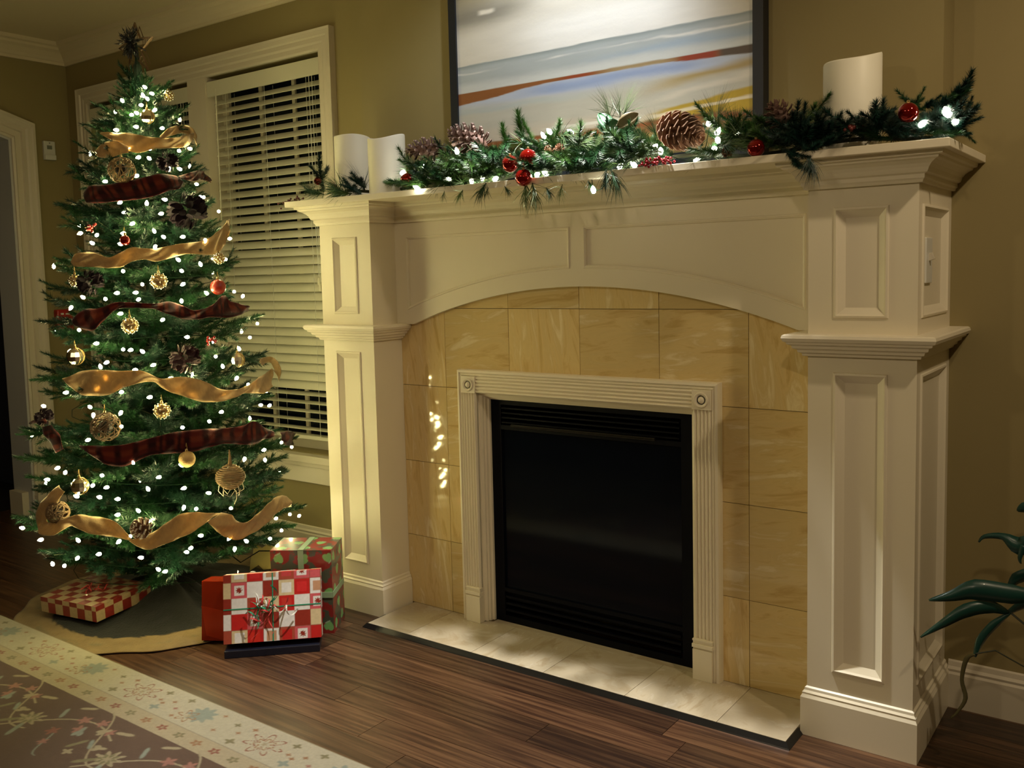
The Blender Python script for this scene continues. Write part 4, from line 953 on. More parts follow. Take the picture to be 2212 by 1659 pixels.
m_ = sk.modifiers.new('s', 'SOLIDIFY'); m_.thickness = .003; m_.offset = 1

# ------------------------------------------------------------------ gifts
def face_grid(name, o, u, v, nu, nv, colfn, m, parent):
    o, u, v = Vector(o), Vector(u), Vector(v); lu, lv = u.length, v.length
    U_, V_ = np.meshgrid(np.linspace(0, 1, nu+1), np.linspace(0, 1, nv+1)); C_ = colfn(U_*lu, V_*lv)
    return grid(name, nu, nv, lambda a, b_: (o.x+u.x*a+v.x*b_, o.y+u.y*a+v.y*b_, o.z+u.z*a+v.z*b_), C_, m, parent)
M_paper = mat('gift_paper', (1, 1, 1), .4, attr=True, bump=(14, .25, .004), coat=.15)
def gift(name, W, D_, H, fns, m, parent, step=.0025):
    """box with origin at the bottom centre; fns = dict(front=,side=,top=) colour functions"""
    t = MB(); t.box(-W/2+.001, W/2-.001, -D_/2+.001, D_/2-.001, .001, H-.001); t.build('box', m[1], parent)
    for nm, o_, u_, v_ in (('front', (-W/2, -D_/2, 0), (W, 0, 0), (0, 0, H)), ('right', (W/2, -D_/2, 0), (0, D_, 0), (0, 0, H)), ('top', (-W/2, -D_/2, H), (W, 0, 0), (0, D_, 0)), ('left', (-W/2, D_/2, 0), (0, -D_, 0), (0, 0, H)), ('bottom', (-W/2, D_/2, 0), (W, 0, 0), (0, -D_, 0)), ('back', (W/2, D_/2, 0), (-W, 0, 0), (0, 0, H))):
        fn = fns.get(nm, fns['any']); nu_ = max(4, int(Vector(u_).length/step)); nv_ = max(4, int(Vector(v_).length/step))
        face_grid('wrapping_paper', o_, u_, v_, nu_, nv_, fn, m[0], parent)
W_, RD, DR, CRM, PK, TN, BR_ = (.72, .68, .62), (.48, .012, .010), (.26, .022, .010), (.60, .47, .26), (.55, .09, .10), (.50, .26, .14), (.36, .06, .03)
rows = [[(DR,), (CRM, W_), (RD, (.55, .02, .02)), (W_, TN), (BR_, (.5, .05, .05)), (PK, W_, 1), (PK,)],
        [(CRM,), (PK, W_, 1), (W_,), (DR,), (CRM, W_), (RD, (.6, .02, .02)), (W_, TN)],
        [(DR,), (W_,), (BR_, RD), (CRM,), (RD, (.5, .03, .02)), (W_,), (PK, W_, 1)],
        [(W_,), (RD,), (PK, W_, 1), (DR,), (W_,), (DR,), (CRM,)],
        [(BR_,), (CRM, W_), (RD, (.55, .02, .01)), (W_, TN), (BR_, RD), (PK, W_, 1), (RD,)]]
def patch(u, v, c=.056, H=.25, dx_=.028):
    C_ = np.zeros(u.shape+(3,)); ci = np.floor((u+dx_)/c).astype(int); rj = np.floor((H-v+.02)/c).astype(int); fu = ((u+dx_)/c) % 1; fv = ((H-v+.02)/c) % 1
    cu, cv_ = abs(fu-.5), abs(fv-.5)
    for j in range(5):
        for i in range(7):
            m = ((ci % 7) == i) & ((rj % 5) == j); sp = rows[j][i]; C_[m] = sp[0]
            if len(sp) > 1: C_[m & (np.maximum(cu, cv_) < .31)] = sp[1]
            if len(sp) > 2:
                th_ = np.arctan2(fv-.5, fu-.5); C_[m & (np.hypot(fu-.5, fv-.5) < .17+.05*np.cos(8*th_))] = DR
    C_[(cu > .488) | (cv_ > .488)] = (.3, .08, .05)
    return C_*(.88+.24*fbm(u*160, v*160, 4, 2)[..., None])
def checker(u, v, c=.042):
    k_ = (np.floor(u/c)+np.floor(v/c)) % 2; C_ = np.where(k_[..., None] > 0, np.array([.17, .014, .010]), np.array([.33, .24, .13])); return C_*(.85+.3*fbm(u*120, v*120, 8, 2)[..., None])
def mitten(u, v):
    n_ = fbm(u*38, v*38, 6); C_ = np.zeros(u.shape+(3,))+np.array([.20, .014, .010]); C_ = mixc(C_, (.055, .06, .035), S(.48, .54, n_))
    for i in range(7):
        for j in range(7):
            cx, cy = .035+i*.092+(j % 2)*.046, .03+j*.066; a_ = (i*2+j)*.9; x, y_ = (u-cx)*math.cos(a_)+(v-cy)*math.sin(a_), -(u-cx)*math.sin(a_)+(v-cy)*math.cos(a_)
            m = np.maximum(S(1.1, .9, (x/.013)**2+(y_/.020)**2), S(1.1, .9, ((x-.015)/.007)**2+((y_+.002)/.012)**2)); C_ = mixc(C_, (.16, .34, .10), m)
            C_ = mixc(C_, (.30, .36, .22), S(.003, .001, abs(y_+.017))*(abs(x) < .012))
    return C_
def curl(b, p0, d, n=3, r_=.014, ln=.09, wd=.006, ph=0):
    p0, d = Vector(p0), Vector(d).normalized(); a = d.orthogonal().normalized(); c = d.cross(a); N = n*12; prev = None; vs = []
    for i in range(N+1):
        t_ = i/N; an = ph+t_*2*PI*n; p_ = p0+d*ln*t_+(a*math.cos(an)+c*math.sin(an))*r_*min(1, t_*3)
        vs += [p_-d*wd/2, p_+d*wd/2]
    b.add(vs, [(2*i, 2*i+1, 2*i+3, 2*i+2) for i in range(N)])
M_rbg = mat('green_curl', (.03, .26, .14), .3, metal=.1); M_rbr = mat('red_curl', (.6, .06, .06), .3, metal=.1); M_rbs = mat('silver_curl', (.75, .75, .7), .25, metal=.3)
M_in = mat('inner_card', (.1, .03, .02), .8)
# patchwork gift standing on its edge, leaning back
A_ = at(482, 1408, 2, .03); B2 = at(686, 1392, 2, .03); A_.z = B2.z = 0; W = (B2-A_).length+.014; ang = math.atan2(B2.y-A_.y, B2.x-A_.x)
g1 = thing('gift_box', ((A_.x+B2.x)/2-.035, (A_.y+B2.y)/2+.045, .0), 'red and white patchwork-square gift with green curling ribbon, leaning in front of the others', 'gift', rot=(R(-14), 0, ang))
D1 = .075; gift('gift', W, D1, .242, {'any': patch}, (M_paper, M_in), g1)
g1.location.z = .029+math.sin(R(14))*D1/2+.001
b = MB(); b.box(.0, .004, -D1/2-.0015, -D1/2-.0005, 0, .242); b.box(-W/2, W/2, -D1/2-.0015, -D1/2-.0005, .118, .122)
b.build('ribbon', M_rbg, g1)
random.seed(3)
for m_, n_ in ((M_rbg, 5), (M_rbr, 4), (M_rbs, 4)):
    b = MB()
    for i in range(n_):
        a = random.uniform(0, 2*PI); curl(b, (0, -D1/2-.004, .12), (math.cos(a), -.35, math.sin(a)), random.choice((1, 2)), random.uniform(.010, .018), random.uniform(.05, .10), ph=a)
    if m_ == M_rbr: curl(b, (0, -D1/2-.006, .12), (-.5, -.05, -.8), 1, .008, .13)
    b.build('curling_ribbon', m_, g1)
gd = thing('gift_box', ((A_.x+B2.x)/2-.045, (A_.y+B2.y)/2+.055, 0), 'flat dark navy box lying under the patchwork gift', 'gift', rot=(0, 0, ang))
b = MB(); b.box(-W/2+.003, W/2-.006, -.065, .055, 0, .027); b.build('box', mat('navy_box', (.006, .007, .016), .4), gd, bevel=.002)
# mitten gift box, tall
fd = Vector((.84, .54, 0)); W2, D2, H2 = .235, .17, .325
cR = Vector((-.268, -.388, 0)); a2 = math.atan2(fd.y, fd.x); nrm = Vector((-fd.y, fd.x, 0))
c2 = cR-fd*W2/2+nrm*D2/2
g2 = thing('gift_box', c2, 'tall red gift with light green mitten paper and pale green ribbon beside the left pilaster', 'gift', rot=(0, 0, a2))
gift('gift', W2, D2, H2, {'any': mitten}, (M_paper, M_in), g2)
b = MB(); rw = .022; b.box(-rw/2, rw/2, -D2/2-.002, D2/2+.002, H2, H2+.002); b.box(-rw/2, rw/2, -D2/2-.002, -D2/2-.0005, 0, H2+.002); b.box(W2/2+.0005, W2/2+.002, -D2/2, D2/2, .14, .162); b.box(-W2/2, W2/2, -D2/2-.002, -D2/2-.0005, .14, .162); b.build('ribbon', mat('pale_green_ribbon', (.22, .30, .16), .5), g2)
# glossy orange-red gift
W3, D3, H3 = .25, .085, .222; fd3 = Vector((.86, .5, 0)); n3_ = Vector((-fd3.y, fd3.x, 0)); cL = Vector((-.607, -.742, 0)); c3 = cL+fd3*W3/2+n3_*(D3/2+.012)
g3 = thing('gift_box', c3, 'glossy plain orange-red foil gift behind the patchwork gift', 'gift', rot=(R(-7), 0, math.atan2(fd3.y, fd3.x))); g3.location.z = .008
b = MB(); b.box(-W3/2, W3/2, -D3/2, D3/2, 0, H3); b.build('foil_wrap', mat('orange_foil', (.27, .022, .006), .16, metal=.45, bump=(18, .35, .006)), g3, bevel=.002)
b = MB(); b.add([(-W3/2+.02, -D3/2-.001, .02), (-W3/2+.10, -D3/2-.001, .0), (-W3/2+.10, -D3/2-.003, .11), (-W3/2+.0, -D3/2-.002, .13)], [(0, 1, 2, 3)]); b.build('folded_flap', mat('foil_flap', (.36, .03, .008), .2, metal=.4), g3, solid=.001)
b = MB()
for i in range(5): curl(b, (.03, 0, H3+.002), (math.cos(i*1.3), math.sin(i*1.3), .35), 1, .008, .05, ph=i)
b.build('curling_ribbon', M_rbs, g3)
# flat checked gift on the skirt
q0, q1, q3 = at(88, 1285, 2, .105), at(207, 1308, 2, .105), at(215, 1228, 2, .105)
u_ = (q1-q0); v_ = (q3-q0); a4 = math.atan2(u_.y, u_.x); W4 = u_.length
nv_ = Vector((-math.sin(a4), math.cos(a4), 0)); D4 = .27; c4 = q0+u_/2+nv_*D4/2
g4 = thing('gift_box', (c4.x, c4.y, .042), 'flat red and cream checked gift lying on the left of the tree skirt', 'gift', rot=(R(2), 0, a4))
gift('gift', W4, D4, .062, {'any': checker}, (M_paper, M_in), g4)
b = MB(); random.seed(8)
for i in range(9): curl(b, (0, 0, .064), (math.cos(i*.7), math.sin(i*.7), .25), 1, .010, .055, ph=i, wd=.005)
b.build('curling_ribbon', M_rbr, g4)
# ------------------------------------------------------------------ yellow tissue and cord behind the gifts
b = MB(); P0 = at(520, 1240, 2, .02); vs = []
for i in range(9):
    for j in range(6): vs.append((P0.x+.30*i/8-.02*j, P0.y+.05+.10*i/8+.022*j+.01*math.sin(i*2), .02+.03*abs(math.sin(i*1.3+j))+.012*j))
b.add(vs, [(i*6+j, i*6+j+1, i*6+j+7, i*6+j+6) for i in range(8) for j in range(5)])
o = b.build('tissue_paper', mat('yellow_tissue', (.42, .33, .10), .7), None, smooth=True, solid=.001); tag(o, 'crumpled yellowish tissue paper on the floor behind the gifts', 'tissue paper')
b = MB(); b.tube([Vector((AX+.05, AY+.1, .3)), at(520, 1215, 1, -.18), at(560, 1190, 1, -.05), Vector((-1.0, .2, .05)), Vector((-1.0, .225, .06))], .003, 5); o = b.build('power_cord', M_dark); tag(o, 'black power cord from the tree to the wall under the window', 'cord')

# ================================================================== things on the mantel shelf
SH = 1.66
M_wax = mat('candle_wax', (.86, .82, .68), .45, spec=.4)
def candle(x, y, r_, h, label, wave, ph, tilt):
    t = thing('pillar_candle', (x, y, SH), label, 'candle'); n_ = 48; b = MB(); vs = []; rings = []
    def top(a): return h+wave*math.sin(a*2+ph)*.5+tilt*math.cos(a-ph*1.3)
    def ring(rr, fz_):
        i0 = len(vs); 
        for k in range(n_):
            a = 2*PI*k/n_; vs.append((rr*math.cos(a), rr*math.sin(a), fz_(a)))
        rings.append(i0)
    ring(r_*.985, lambda a: 0); ring(r_, lambda a: .004); ring(r_, lambda a: top(a)-.004); ring(r_*.985, lambda a: top(a)); ring(r_*.9, lambda a: top(a)-.001); ring(r_*.86, lambda a: top(a)-.012); ring(r_*.5, lambda a: h-.04); ring(.001, lambda a: h-.042)
    fs = []
    for q in range(len(rings)-1):
        for k in range(n_): fs.append((rings[q]+k, rings[q]+(k+1) % n_, rings[q+1]+(k+1) % n_, rings[q+1]+k))
    b.add(vs, fs); b.build('wax_body', M_wax, t, smooth=True)
    b = MB(); b.tube([(0, 0, h-.045), (0, 0, h-.02)], .0015, 5); b.build('wick', M_dark, t)
candle(-.118, -.165, .070, .212, 'cream pillar candle at the front left of the mantel shelf', .012, 1.0, .006)
pc = at(763, 350, 1, -.035); candle(pc.x, pc.y, .074, .262, 'tall white pillar candle at the back left of the shelf', .010, 2.6, .006)
pc = at(1841, 220, 1, -.035); candle(pc.x, pc.y, .078, .262, 'tall white pillar candle with a sloping wavy rim at the right of the mantel', .012, .3, .012)

# garland
M_g1 = mat('garland_green', (.040, .100, .018), .42, rand=.25); M_g2 = mat('garland_deep', (.018, .070, .020), .42, rand=.25); M_g3 = mat('pine_long', (.09, .15, .045), .5, rand=.3); M_gd = mat('garland_shaded', (.006, .036, .024), .5, rand=.2)  # last green has the shade of the unlit garland ends painted in
def sprig_mesh(m, L, seed, dens=380, ndl=.029, wd=.0030, bend=.2, side=True):
    random.seed(seed); b = MB(); P = [Vector((L*f, 0, bend*L*f*f)) for f in (0, .33, .66, 1)]; b.tube(P, .002, 4, r2=.001); b.mi = 1
    for a, c in zip(P[:-1], P[1:]): needles(b, a, c, int(dens*L/.14/3), ndl, wd, 64)
    if side:
        for sg in (-1, 1):
            q = P[1]; e_ = q+Vector((L*.38, sg*L*.3, .06*L)); needles(b, q, e_, int(dens*.5), ndl*.9, wd, 60)
    o = b.build('sprig', [M_stem, m]); me = o.data; bpy.data.objects.remove(o); return me
def tuft_mesh(m, seed, n=46, ln=.11, sp=28):
    random.seed(seed); b = MB(); b.tube([(0, 0, 0), (.03, 0, 0)], .002, 4); b.mi = 1
    for i in range(n):
        a = random.uniform(0, 2*PI); e = R(abs(random.gauss(0, sp))); d = Vector((math.cos(e), math.sin(e)*math.cos(a), math.sin(e)*math.sin(a))); l_ = ln*random.uniform(.6, 1.1)
        base = Vector((random.uniform(0, .03), 0, 0)); mid = base+d*l_*.55; tip = base+d*l_+Vector((0, 0, -.012)); s_ = d.orthogonal().normalized()*.0009
        b.add([base-s_, base+s_, mid+s_, mid-s_, tip], [(0, 1, 2, 3), (3, 2, 4)])
    o = b.build('pine_tuft', [M_stem, m]); me = o.data; bpy.data.objects.remove(o); return me
SPR = [sprig_mesh(M_g1, .14, 1), sprig_mesh(M_g2, .15, 2), sprig_mesh(M_g1, .11, 3), sprig_mesh(M_g2, .12, 4)]; UPR = sprig_mesh(M_g1, .13, 5, 640, .032, .0036, .05, False)
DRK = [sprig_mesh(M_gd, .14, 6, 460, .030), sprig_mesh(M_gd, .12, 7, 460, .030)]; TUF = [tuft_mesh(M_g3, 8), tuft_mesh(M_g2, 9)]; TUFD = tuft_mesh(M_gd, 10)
gar = thing('garland', (.62, -.17, SH), 'mixed pine garland laid along the mantel shelf', 'garland'); gL = Vector(gar.location)
KEEP = [(1475, 285, 66, 50), (1010, 300, 58, 42), (912, 324, 52, 32), (1962, 243, 31, 26), (1683, 247, 44, 34), (1102, 354, 24, 24), (1141, 341, 24, 24), (1131, 384, 22, 22), (880, 389, 20, 20), (1633, 320, 22, 20), (1198, 322, 30, 18), (1418, 350, 36, 14)]
def pix(p):
    d = Vector(p)-CAM; q = d.dot(Fv); return 1106+DX+FPX*d.dot(Rv)/q, 829.5+DY-FPX*d.dot(Uv)/q
def blocked(p, q):
    for f in (.0, .35, .7, 1.0):
        u, v = pix(Vector(p).lerp(Vector(q), f))
        if any(((u-a)/c)**2+((v-b_)/e)**2 < (1 if c > 30 else .55) for a, b_, c, e in KEEP if c > 30 or Vector(p).y < -.19): return True
    return False
def gp(me, p, d, s_=1., up_=(0, 0, 1)): return inst(me.name.split('.')[0], me, gar, frame_M(Vector(p)-gL, d, up_, s_))
random.seed(31); b = MB(); b.tube([(x-gL.x, -.16+.02*math.sin(x*9)-gL.y, .022+.01*math.sin(x*13)) for x in np.linspace(-.35, 1.82, 60)], .006, 5); b.build('stem_wire', M_stem, gar)
for i in range(120):
    x = -.02+1.12*(i+random.random())/120; p_ = Vector((x, random.uniform(-.250, -.225), SH+random.uniform(.016, .055))); a = random.choice((0, PI))+random.gauss(0, .55); el = random.uniform(-.12, .35)
    d_ = Vector((math.cos(a)*math.cos(el), math.sin(a)*.5, math.sin(el)))
    if blocked(p_, p_+d_*.06): continue
    gp(random.choice(SPR[2:]+[TUF[0]]), p_, d_, random.uniform(.5, .68))
N_ = 190
for i in range(N_):
    x = .02+1.42*(i+random.random())/N_; y_ = random.choice((-.225, -.19, -.15, -.11))+random.uniform(-.02, .02); a = random.choice((0, PI))+random.gauss(0, .75)
    zt = SH+random.uniform(.02, .085) if y_ > -.21 else SH+random.uniform(.018, .06)
    el = random.uniform(-.05, .65)
    if y_ < -.2: a = -PI/2+random.gauss(0, 1.0); el = random.uniform(-.1, .25)
    p_ = Vector((x, max(y_, -.215), zt)); d_ = Vector((math.cos(a)*math.cos(el), math.sin(a)*math.cos(el)*.7, math.sin(el)))
    if y_ < -.14 and blocked(p_, p_+d_*.12): continue
    gp(random.choice(SPR), p_, d_, random.uniform(.75, 1.0))
for i in range(110):
    x = .03+1.40*(i+random.random())/110; a = random.uniform(0, 2*PI); el = random.uniform(.1, 1.0)
    p_ = Vector((x, random.choice((-.15, -.19, -.22)), SH+random.uniform(.03, .07))); d_ = Vector((math.cos(a)*math.cos(el), math.sin(a)*math.cos(el)*.6, math.sin(el)))
    if blocked(p_, p_+d_*.08): continue
    gp(random.choice(TUF), p_, d_, random.uniform(.6, .85))
def to(px, py, Yv): return at(px, py, 1, Yv)
def spr2(me, p, q, s_=None, L=.14): d = q-p; return gp(me, p, d, (d.length/L) if s_ is None else s_)
# readable single sprigs: upright fir tips, long drooping tufts, ends
for (a_, c_, yv) in (((1135, 325), (1115, 245), -.17), ((1100, 335), (1082, 272), -.18), ((1195, 320), (1212, 262), -.16), ((1150, 300), (1128, 262), -.17)): spr2(UPR, to(*a_, yv), to(*c_, yv), L=.13)
for (a_, c_, yv, me) in (((1135, 395), (1135, 450), -.262, TUF[0]), ((1150, 395), (1160, 450), -.262, TUF[0]), ((1050, 395), (1030, 435), -.262, TUF[1]), ((1320, 365), (1340, 425), -.265, TUF[1]), ((1310, 365), (1305, 415), -.265, TUFD), ((1320, 260), (1300, 200), -.15, TUF[0]), ((1345, 260), (1365, 190), -.15, TUF[0]), ((1340, 255), (1335, 200), -.15, TUF[0]), ((1550, 270), (1560, 200), -.14, TUF[0]), ((1545, 275), (1530, 215), -.14, TUF[0]), ((1600, 290), (1560, 330), -.22, TUF[1]), ((1420, 300), (1400, 250), -.15, TUF[1]), ((985, 330), (960, 300), -.2, TUF[1]), ((900, 375), (935, 320), -.17, TUF[0])): 
    p, q = to(*a_, yv), to(*c_, yv); d = q-p; gp(me, p, d, d.length/.10)
for (a_, c_, yv) in (((1320, 330), (1300, 265), -.2), ((1325, 345), (1315, 285), -.22), ((1290, 350), (1335, 300), -.22), ((1350, 340), (1370, 270), -.2), ((1300, 370), (1330, 320), -.23)): spr2(SPR[1], to(*a_, yv), to(*c_, yv))
for (a_, c_, yv) in (((880, 392), (835, 405), -.22), ((930, 395), (865, 410), -.235), ((960, 380), (905, 365), -.2), ((1000, 395), (930, 400), -.235), ((1010, 360), (950, 345), -.18)): spr2(SPR[0], to(*a_, yv), to(*c_, yv))
# sprigs toward the right of the shelf, their shade put into a darker green
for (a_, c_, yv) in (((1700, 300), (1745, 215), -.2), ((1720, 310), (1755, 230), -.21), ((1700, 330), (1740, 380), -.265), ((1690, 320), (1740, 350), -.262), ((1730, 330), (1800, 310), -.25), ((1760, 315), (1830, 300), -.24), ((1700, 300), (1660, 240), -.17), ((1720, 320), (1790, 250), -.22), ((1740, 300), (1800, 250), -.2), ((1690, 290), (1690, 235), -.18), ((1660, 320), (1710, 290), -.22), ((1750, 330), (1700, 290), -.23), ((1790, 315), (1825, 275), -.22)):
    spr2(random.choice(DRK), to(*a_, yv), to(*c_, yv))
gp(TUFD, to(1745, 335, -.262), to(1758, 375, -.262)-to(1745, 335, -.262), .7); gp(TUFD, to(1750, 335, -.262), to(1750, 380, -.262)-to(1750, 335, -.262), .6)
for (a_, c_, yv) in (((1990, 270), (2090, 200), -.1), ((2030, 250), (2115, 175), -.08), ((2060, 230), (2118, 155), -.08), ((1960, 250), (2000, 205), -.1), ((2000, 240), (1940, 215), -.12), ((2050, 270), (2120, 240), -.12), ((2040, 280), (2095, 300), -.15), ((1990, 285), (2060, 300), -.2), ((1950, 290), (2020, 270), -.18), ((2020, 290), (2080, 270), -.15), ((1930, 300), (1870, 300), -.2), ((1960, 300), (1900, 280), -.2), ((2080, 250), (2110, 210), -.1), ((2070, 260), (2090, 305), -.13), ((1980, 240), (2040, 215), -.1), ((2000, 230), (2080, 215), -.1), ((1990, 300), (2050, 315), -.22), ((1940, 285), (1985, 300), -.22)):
    spr2(random.choice(DRK+[SPR[1]]), to(*a_, yv), to(*c_, yv), L=.13)
for (a_, c_) in (((1900, 290), (1860, 240)), ((1905, 290), (1925, 245)), ((1900, 295), (1850, 270)), ((1910, 290), (1940, 260))):
    p, q = to(*a_, -.2), to(*c_, -.2); gp(TUF[1] if c_[0] < 1900 else TUFD, p, q-p, .62)
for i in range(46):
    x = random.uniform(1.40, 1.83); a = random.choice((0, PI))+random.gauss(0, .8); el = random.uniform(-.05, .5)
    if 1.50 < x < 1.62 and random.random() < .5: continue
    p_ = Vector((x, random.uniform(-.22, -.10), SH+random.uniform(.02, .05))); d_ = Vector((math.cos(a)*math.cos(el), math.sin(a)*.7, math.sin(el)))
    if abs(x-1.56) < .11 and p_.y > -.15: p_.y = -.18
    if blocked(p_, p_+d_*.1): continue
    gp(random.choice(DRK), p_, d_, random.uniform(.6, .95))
random.seed(41)
for (px, py) in ((905, 400), (940, 385), (960, 405), (985, 375), (1005, 395), (1030, 350), (1045, 400), (1060, 370), (1075, 405), (1075, 335), (1160, 365), (1170, 405), (1190, 375), (1215, 370), (1230, 395), (1255, 360), (1250, 320), (1280, 385), (1360, 375), (1385, 345), (1210, 300), (1130, 315), (1385, 300), (1400, 330), (1560, 320), (1590, 330), (1600, 305), (1540, 345)):
    p_ = to(px, py-6, random.uniform(-.25, -.215)); p_.z = max(p_.z, SH+.01)
    for k_ in range(2):
        a = random.choice((0, PI))+random.gauss(0, .5); el = random.uniform(-.25, .55); d_ = Vector((math.cos(a)*math.cos(el), -abs(math.sin(a))*.5, math.sin(el)))
        if blocked(p_, p_+d_*.05): continue
        gp(TUF[k_ % 2], p_, d_, random.uniform(.5, .75))
for (px, py) in ((1055, 405), (1090, 402), (1180, 405), (1215, 398), (1270, 390), (960, 412), (1000, 410)):
    p_ = to(px, py, -.258); gp(TUF[random.randrange(2)], p_, (random.uniform(-.6, .6), -.15, -.8), random.uniform(.35, .55))
# left end of the garland, beyond the candles
for (a_, c_, yv, me) in (((700, 415), (680, 345), -.18, DRK[0]), ((790, 415), (760, 360), -.22, TUFD), ((790, 415), (775, 370), -.22, TUFD), ((790, 405), (752, 380), -.22, DRK[1]), ((780, 420), (740, 400), -.235, DRK[0])):
    p, q = to(*a_, yv), to(*c_, yv); gp(me, p, q-p, (q-p).length/(.10 if me is TUFD else .14))
for i in range(9):
    p, q = to(760-i*4, 418, -.225), to(610+i*14, 412-i*8, -.225); gp(TUF[i % 2], p, q-p, .95+.04*(i % 3))
for i in range(5):
    p, q = to(700-i*10, 420, -.225), to(620+i*14, 400-i*6, -.225); gp(TUF[1], p, q-p, .8)
# magnolia leaves
def leaf_mesh(m, L, wd, curlv=.2, seed=0):
    b = MB(); n_ = 10; vs = []
    for i in range(n_+1):
        f = i/n_; w_ = wd*math.sin(PI*min(f*.96+.02, 1))**.75*.5; zc = -curlv*L*f*f
        for k in (-1, -.5, 0, .5, 1): vs.append((f*L, k*w_, zc+.12*wd*abs(k)))
    fs = [(5*i+k, 5*i+k+1, 5*i+6+k, 5*i+5+k) for i in range(n_) for k in range(4)]; b.add(vs, fs)
    o = b.build('leaf', m, smooth=True, solid=.0008); me = o.data; return o
M_mag = mat('magnolia_leaf', (.03, .10, .045), .3, coat=.3); M_magb = mat('magnolia_back', (.13, .10, .045), .5)
for (a_, c_, m_) in (((1325, 285), (1293, 240), M_mag), ((1335, 275), (1375, 245), M_magb), ((1320, 275), (1335, 262), M_mag)):
    o = leaf_mesh(m_, (to(*c_, -.2)-to(*a_, -.2)).length, .045); o.parent = gar; o.matrix_local = frame_M(to(*a_, -.2)-gL, to(*c_, -.2)-to(*a_, -.2), (.6, -.8, .2))
# garland lights
GBULB = [(870,372.5),(987,326.6),(917.6,361),(900,405.7),(970,386.7),(1031.5,366),(1042.6,383.5),(1019,401),(1071,393),(1161,386.7),(1178.7,391.5),(1174,293),(1186.6,284),(1232.5,285),(1193,345.6),(1221.4,344),(1265.8,334),(1281.6,410),(1340,368),(1368.7,359.5),(1427,326),(1414.6,318),(1506,345),(1531.6,264.6),(1551,284.5),(1550.6,302.5),(1542.7,321.5),(1591.8,286.7),(2046,242),(1993,267),(2063.5,261)]
bm2 = bulb_mesh(M_cool, .0080, .0125)
sl2 = thing('string_lights', (.62, -.2, SH), 'string of white lights woven through the mantel garland', 'string lights'); s2 = Vector(sl2.location)
gpts = []
for i, (px, py) in enumerate(GBULB):
    yv = -.235 if py > 345 else (-.20 if py > 300 else -.15)
    if py > 405: yv = -.268
    if px > 1900: yv = -.20
    p = to(px, py, yv); p.z = max(p.z, SH+.012) if yv > -.25 else p.z; gpts.append(p)
    inst('bulb', bm2, sl2, Matrix.Translation(p-s2) @ Euler((random.uniform(-1, 1), random.uniform(-1, 1), 0)).to_matrix().to_4x4() @ Matrix.Scale(1.35 if px == 2046 else 1, 4))
gpts.sort(key=lambda p: p.x); b = MB(); b.tube(catmull([p-s2+Vector((0, .012, -.004)) for p in gpts], 4), .0013, 4); b.build('wire', M_wire, sl2)
# baubles on the garland
GR = 'red glass balls on the mantel garland'
def bauble(px, py, rpx, yv, label):
    p = to(px, py, yv); r_ = rpx*((p-CAM).dot(Fv))/FPX*.97; t = thing('ball_ornament', p, label, 'ornament', GR)
    b = MB(); b.ball((0, 0, 0), r_, 28); b.build('shell', M_red, t, smooth=True); b = MB(); b.lathe([(.004, r_*.97), (.0045, r_+.004), (.002, r_+.006)], 10); b.build('cap', M_glow, t)
bauble(1102, 354, 19, -.275, 'shiny red ball, left one of the three clustered on the garland')
bauble(1141, 341, 20, -.270, 'shiny red ball, upper right one of the three clustered on the garland')
bauble(1131, 384, 19, -.280, 'shiny red ball, lowest of the three clustered on the garland')
bauble(880, 389, 16, -.235, 'shiny red ball beside the front left candle')
bauble(1633, 320, 20, -.235, 'shiny red ball on the shelf below the black picture frame')
bauble(1962, 243, 22, -.225, 'shiny red ball at the right end of the garland')
bauble(687, 391, 9, -.19, 'small red ball at the left end beyond the candles')
# pine cones on the garland
def dirpx(a_, c_, ya, yc): return to(*c_, yc)-to(*a_, ya)
pinecone(to(1475, 285, -.20), dirpx((1430, 270), (1525, 300), -.18, -.24), .160, .064, 95, SC_round, 'largest pinecone, brown with rounded scales, below the right half of the painting', M_cone, .75)
pinecone(to(915, 324, -.20), dirpx((965, 320), (865, 326), -.19, -.21), .165, .052, 70, SC_point, 'long open pinecone with pale tips next to the front left candle', M_coneL, .45)
pinecone(to(1010, 300, -.18), dirpx((1055, 325), (970, 290), -.17, -.19), .165, .066, 85, SC_point, 'upright open pinecone with pale tips at the lower left corner of the painting', M_coneL, .6)
pinecone(to(1683, 247, -.20), dirpx((1700, 270), (1665, 225), -.20, -.20), .085, .048, 52, SC_dark, 'dark spiky pinecone beside the right edge of the picture frame', M_coneL, .6)
pinecone(to(1187, 325, -.21), (-.3, -.7, .6), .035, .020, 30, SC_brown, 'small brown pinecone, left one of the pair behind the three red balls', M_cone)
pinecone(to(1209, 321, -.20), (.3, -.7, .6), .035, .020, 30, SC_brown, 'small brown pinecone, right one of the pair behind the three red balls', M_cone)
pinecone(to(1570, 328, -.23), (.2, -.9, .3), .035, .018, 26, SC_brown, 'small dark pinecone between the garland lights and the single red ball', M_coneL)
pinecone(to(1902, 255, -.16), (.0, -.7, .6), .05, .032, 34, SC_dark, 'dark small pinecone to the right of the tall right candle', M_coneL)
pinecone(to(1870, 272, -.19), (-.4, -.7, .4), .04, .024, 28, SC_dark, 'tiny dark pinecone at the foot of the right candle', M_coneL)
M_glit = mat('glitter_red', (.32, .008, .02), .3, metal=.4)
berries(to(1418, 350, -.25), 60, .11, 'glittery red berry spray on the shelf edge below the largest pinecone', M_glit, .0042, (.97, .05, .12))
berries(to(632, 436, -.235), 34, .13, 'dark red berry spray poking off the left end of the shelf', mat('dark_berry', (.10, .008, .014), .4), .004, (.98, 0, .12))
berries(to(1836, 277, -.22), 7, .02, 'tiny cluster of red berries in front of the right candle', mat('dim_berry', (.14, .02, .015), .4), .006)

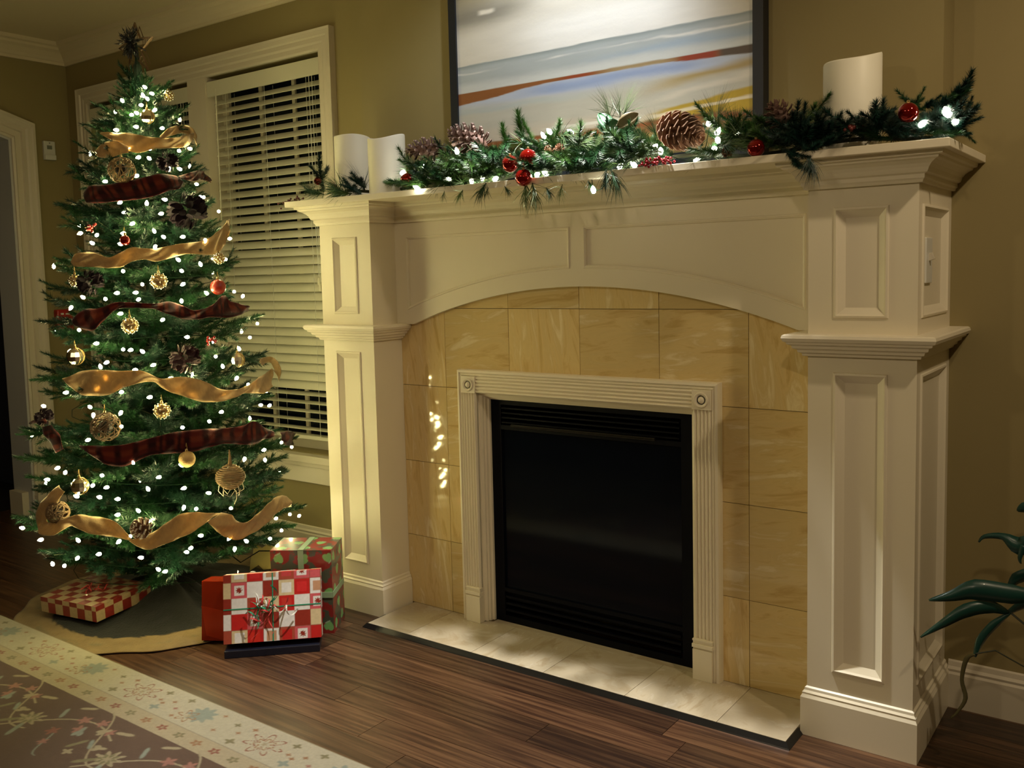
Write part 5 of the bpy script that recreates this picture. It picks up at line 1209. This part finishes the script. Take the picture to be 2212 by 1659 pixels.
# ------------------------------------------------------------------ house plant at the right edge
M_leaf = mat('plant_leaf', (.008, .055, .045), .35, coat=.2); M_leafb = mat('dry_leaf', (.09, .08, .03), .6)
plant = thing('house_plant', (2.12, -.12, 0), 'dark green long-leaved plant at the right edge of the photo by the baseboard', 'plant'); pL = Vector(plant.location)
YL = -.12
def plant_leaf(P, widths, m=M_leaf):
    P = [to(px, py, yv) for px, py, yv in P]; pth = catmull(P, 4); n_ = len(pth)-1; b = MB(); vs = []
    for i, p in enumerate(pth):
        t_ = (pth[min(i+1, n_)]-pth[max(i-1, 0)]).normalized(); s_ = t_.cross(-Fv).normalized(); w_ = float(np.interp(i/n_, np.linspace(0, 1, len(widths)), widths))/2
        for k in (-1, 0, 1): vs.append(p-pL+s_*w_*k+Fv*(.006*abs(k)))
    b.add(vs, [(3*i+k, 3*i+k+1, 3*i+4+k, 3*i+3+k) for i in range(n_) for k in (0, 1)]); b.build('leaf', m, plant, smooth=True, solid=.001)
plant_leaf([(2250, 1290, -.1), (2190, 1285, -.12), (2110, 1275, -.15), (2060, 1288, -.17), (2008, 1298, -.19)], [.02, .05, .055, .03, .004])
plant_leaf([(2180, 1325, -.1), (2140, 1312, -.13), (2090, 1320, -.16), (2045, 1345, -.18), (1990, 1378, -.2)], [.01, .035, .038, .025, .003])
plant_leaf([(2185, 1325, -.1), (2150, 1350, -.11), (2120, 1385, -.12), (2108, 1420, -.13)], [.006, .024, .024, .008])
plant_leaf([(2240, 1170, -.1), (2205, 1180, -.1), (2170, 1160, -.1), (2130, 1160, -.1), (2116, 1172, -.1)], [.05, .05, .018, .012, .002])
plant_leaf([(2240, 1235, -.06), (2200, 1250, -.06), (2180, 1275, -.06)], [.03, .035, .006]); plant_leaf([(2250, 1295, -.05), (2215, 1305, -.05), (2180, 1325, -.05)], [.03, .03, .01])
plant_leaf([(2250, 1090, -.05), (2215, 1098, -.05), (2200, 1105, -.05)], [.03, .03, .004])
plant_leaf([(2215, 1180, -.1), (2206, 1205, -.1), (2207, 1218, -.1)], [.02, .012, .002])
plant_leaf([(2108, 1415, -.13), (2090, 1425, -.13), (2080, 1470, -.13), (2088, 1510, -.13), (2070, 1540, -.13), (2055, 1553, -.13)], [.006, .014, .010, .012, .008, .003], M_leafb)
b = MB()
b.tube([to(2185, 1325, -.1)-pL, to(2215, 1350, -.1)-pL, Vector((.28, .0, .3)), Vector((.5, -.08, .16))], .003, 5); b.tube([to(2108, 1412, -.13)-pL, to(2150, 1405, -.12)-pL, to(2212, 1440, -.1)-pL, Vector((.5, -.08, .18))], .002, 5); b.tube([to(2250, 1290, -.1)-pL, Vector((.34, 0, .3)), Vector((.5, -.08, .16))], .003, 5); b.tube([to(2240, 1170, -.1)-pL, Vector((.38, 0, .4)), Vector((.5, -.08, .16))], .003, 5)
b.build('stems', mat('plant_stem', (.03, .035, .02), .6), plant)
random.seed(77)
for i in range(34):  # unseen extra leaves past the frame edge, added to block the downlight
    a = random.uniform(0, 2*PI); z0 = random.uniform(.35, 1.15); L_ = random.uniform(.2, .34); rr_ = .06
    o = leaf_mesh(M_leaf, L_, random.uniform(.05, .075), .45); o.parent = plant
    base = Vector((.62+rr_*math.cos(a)*1.5, -.22+rr_*math.sin(a), z0)); d = Vector((math.cos(a)*.9+.25, math.sin(a)*.7-.1, random.uniform(-.1, .5)))
    if base.x+d.normalized().x*L_ < .22: d.x = abs(d.x)
    o.matrix_local = frame_M(base, d)
b = MB()
for i in range(5): b.tube([(.55, -.1, .15), (.58+.03*i, -.16, .6), (.56+.05*i, -.2-.02*i, 1.15)], .006, 6, r2=.003)
b.build('stems', M_leaf, plant)
b = MB(); b.lathe([(.09, 0), (.12, .16), (.125, .17), (.115, .17), (.11, .15)], 24, Matrix.Translation((.52, -.08, 0))); b.build('pot', mat('dark_pot', (.05, .04, .035), .5), plant, smooth=True)
print('objects', len(bpy.data.objects))
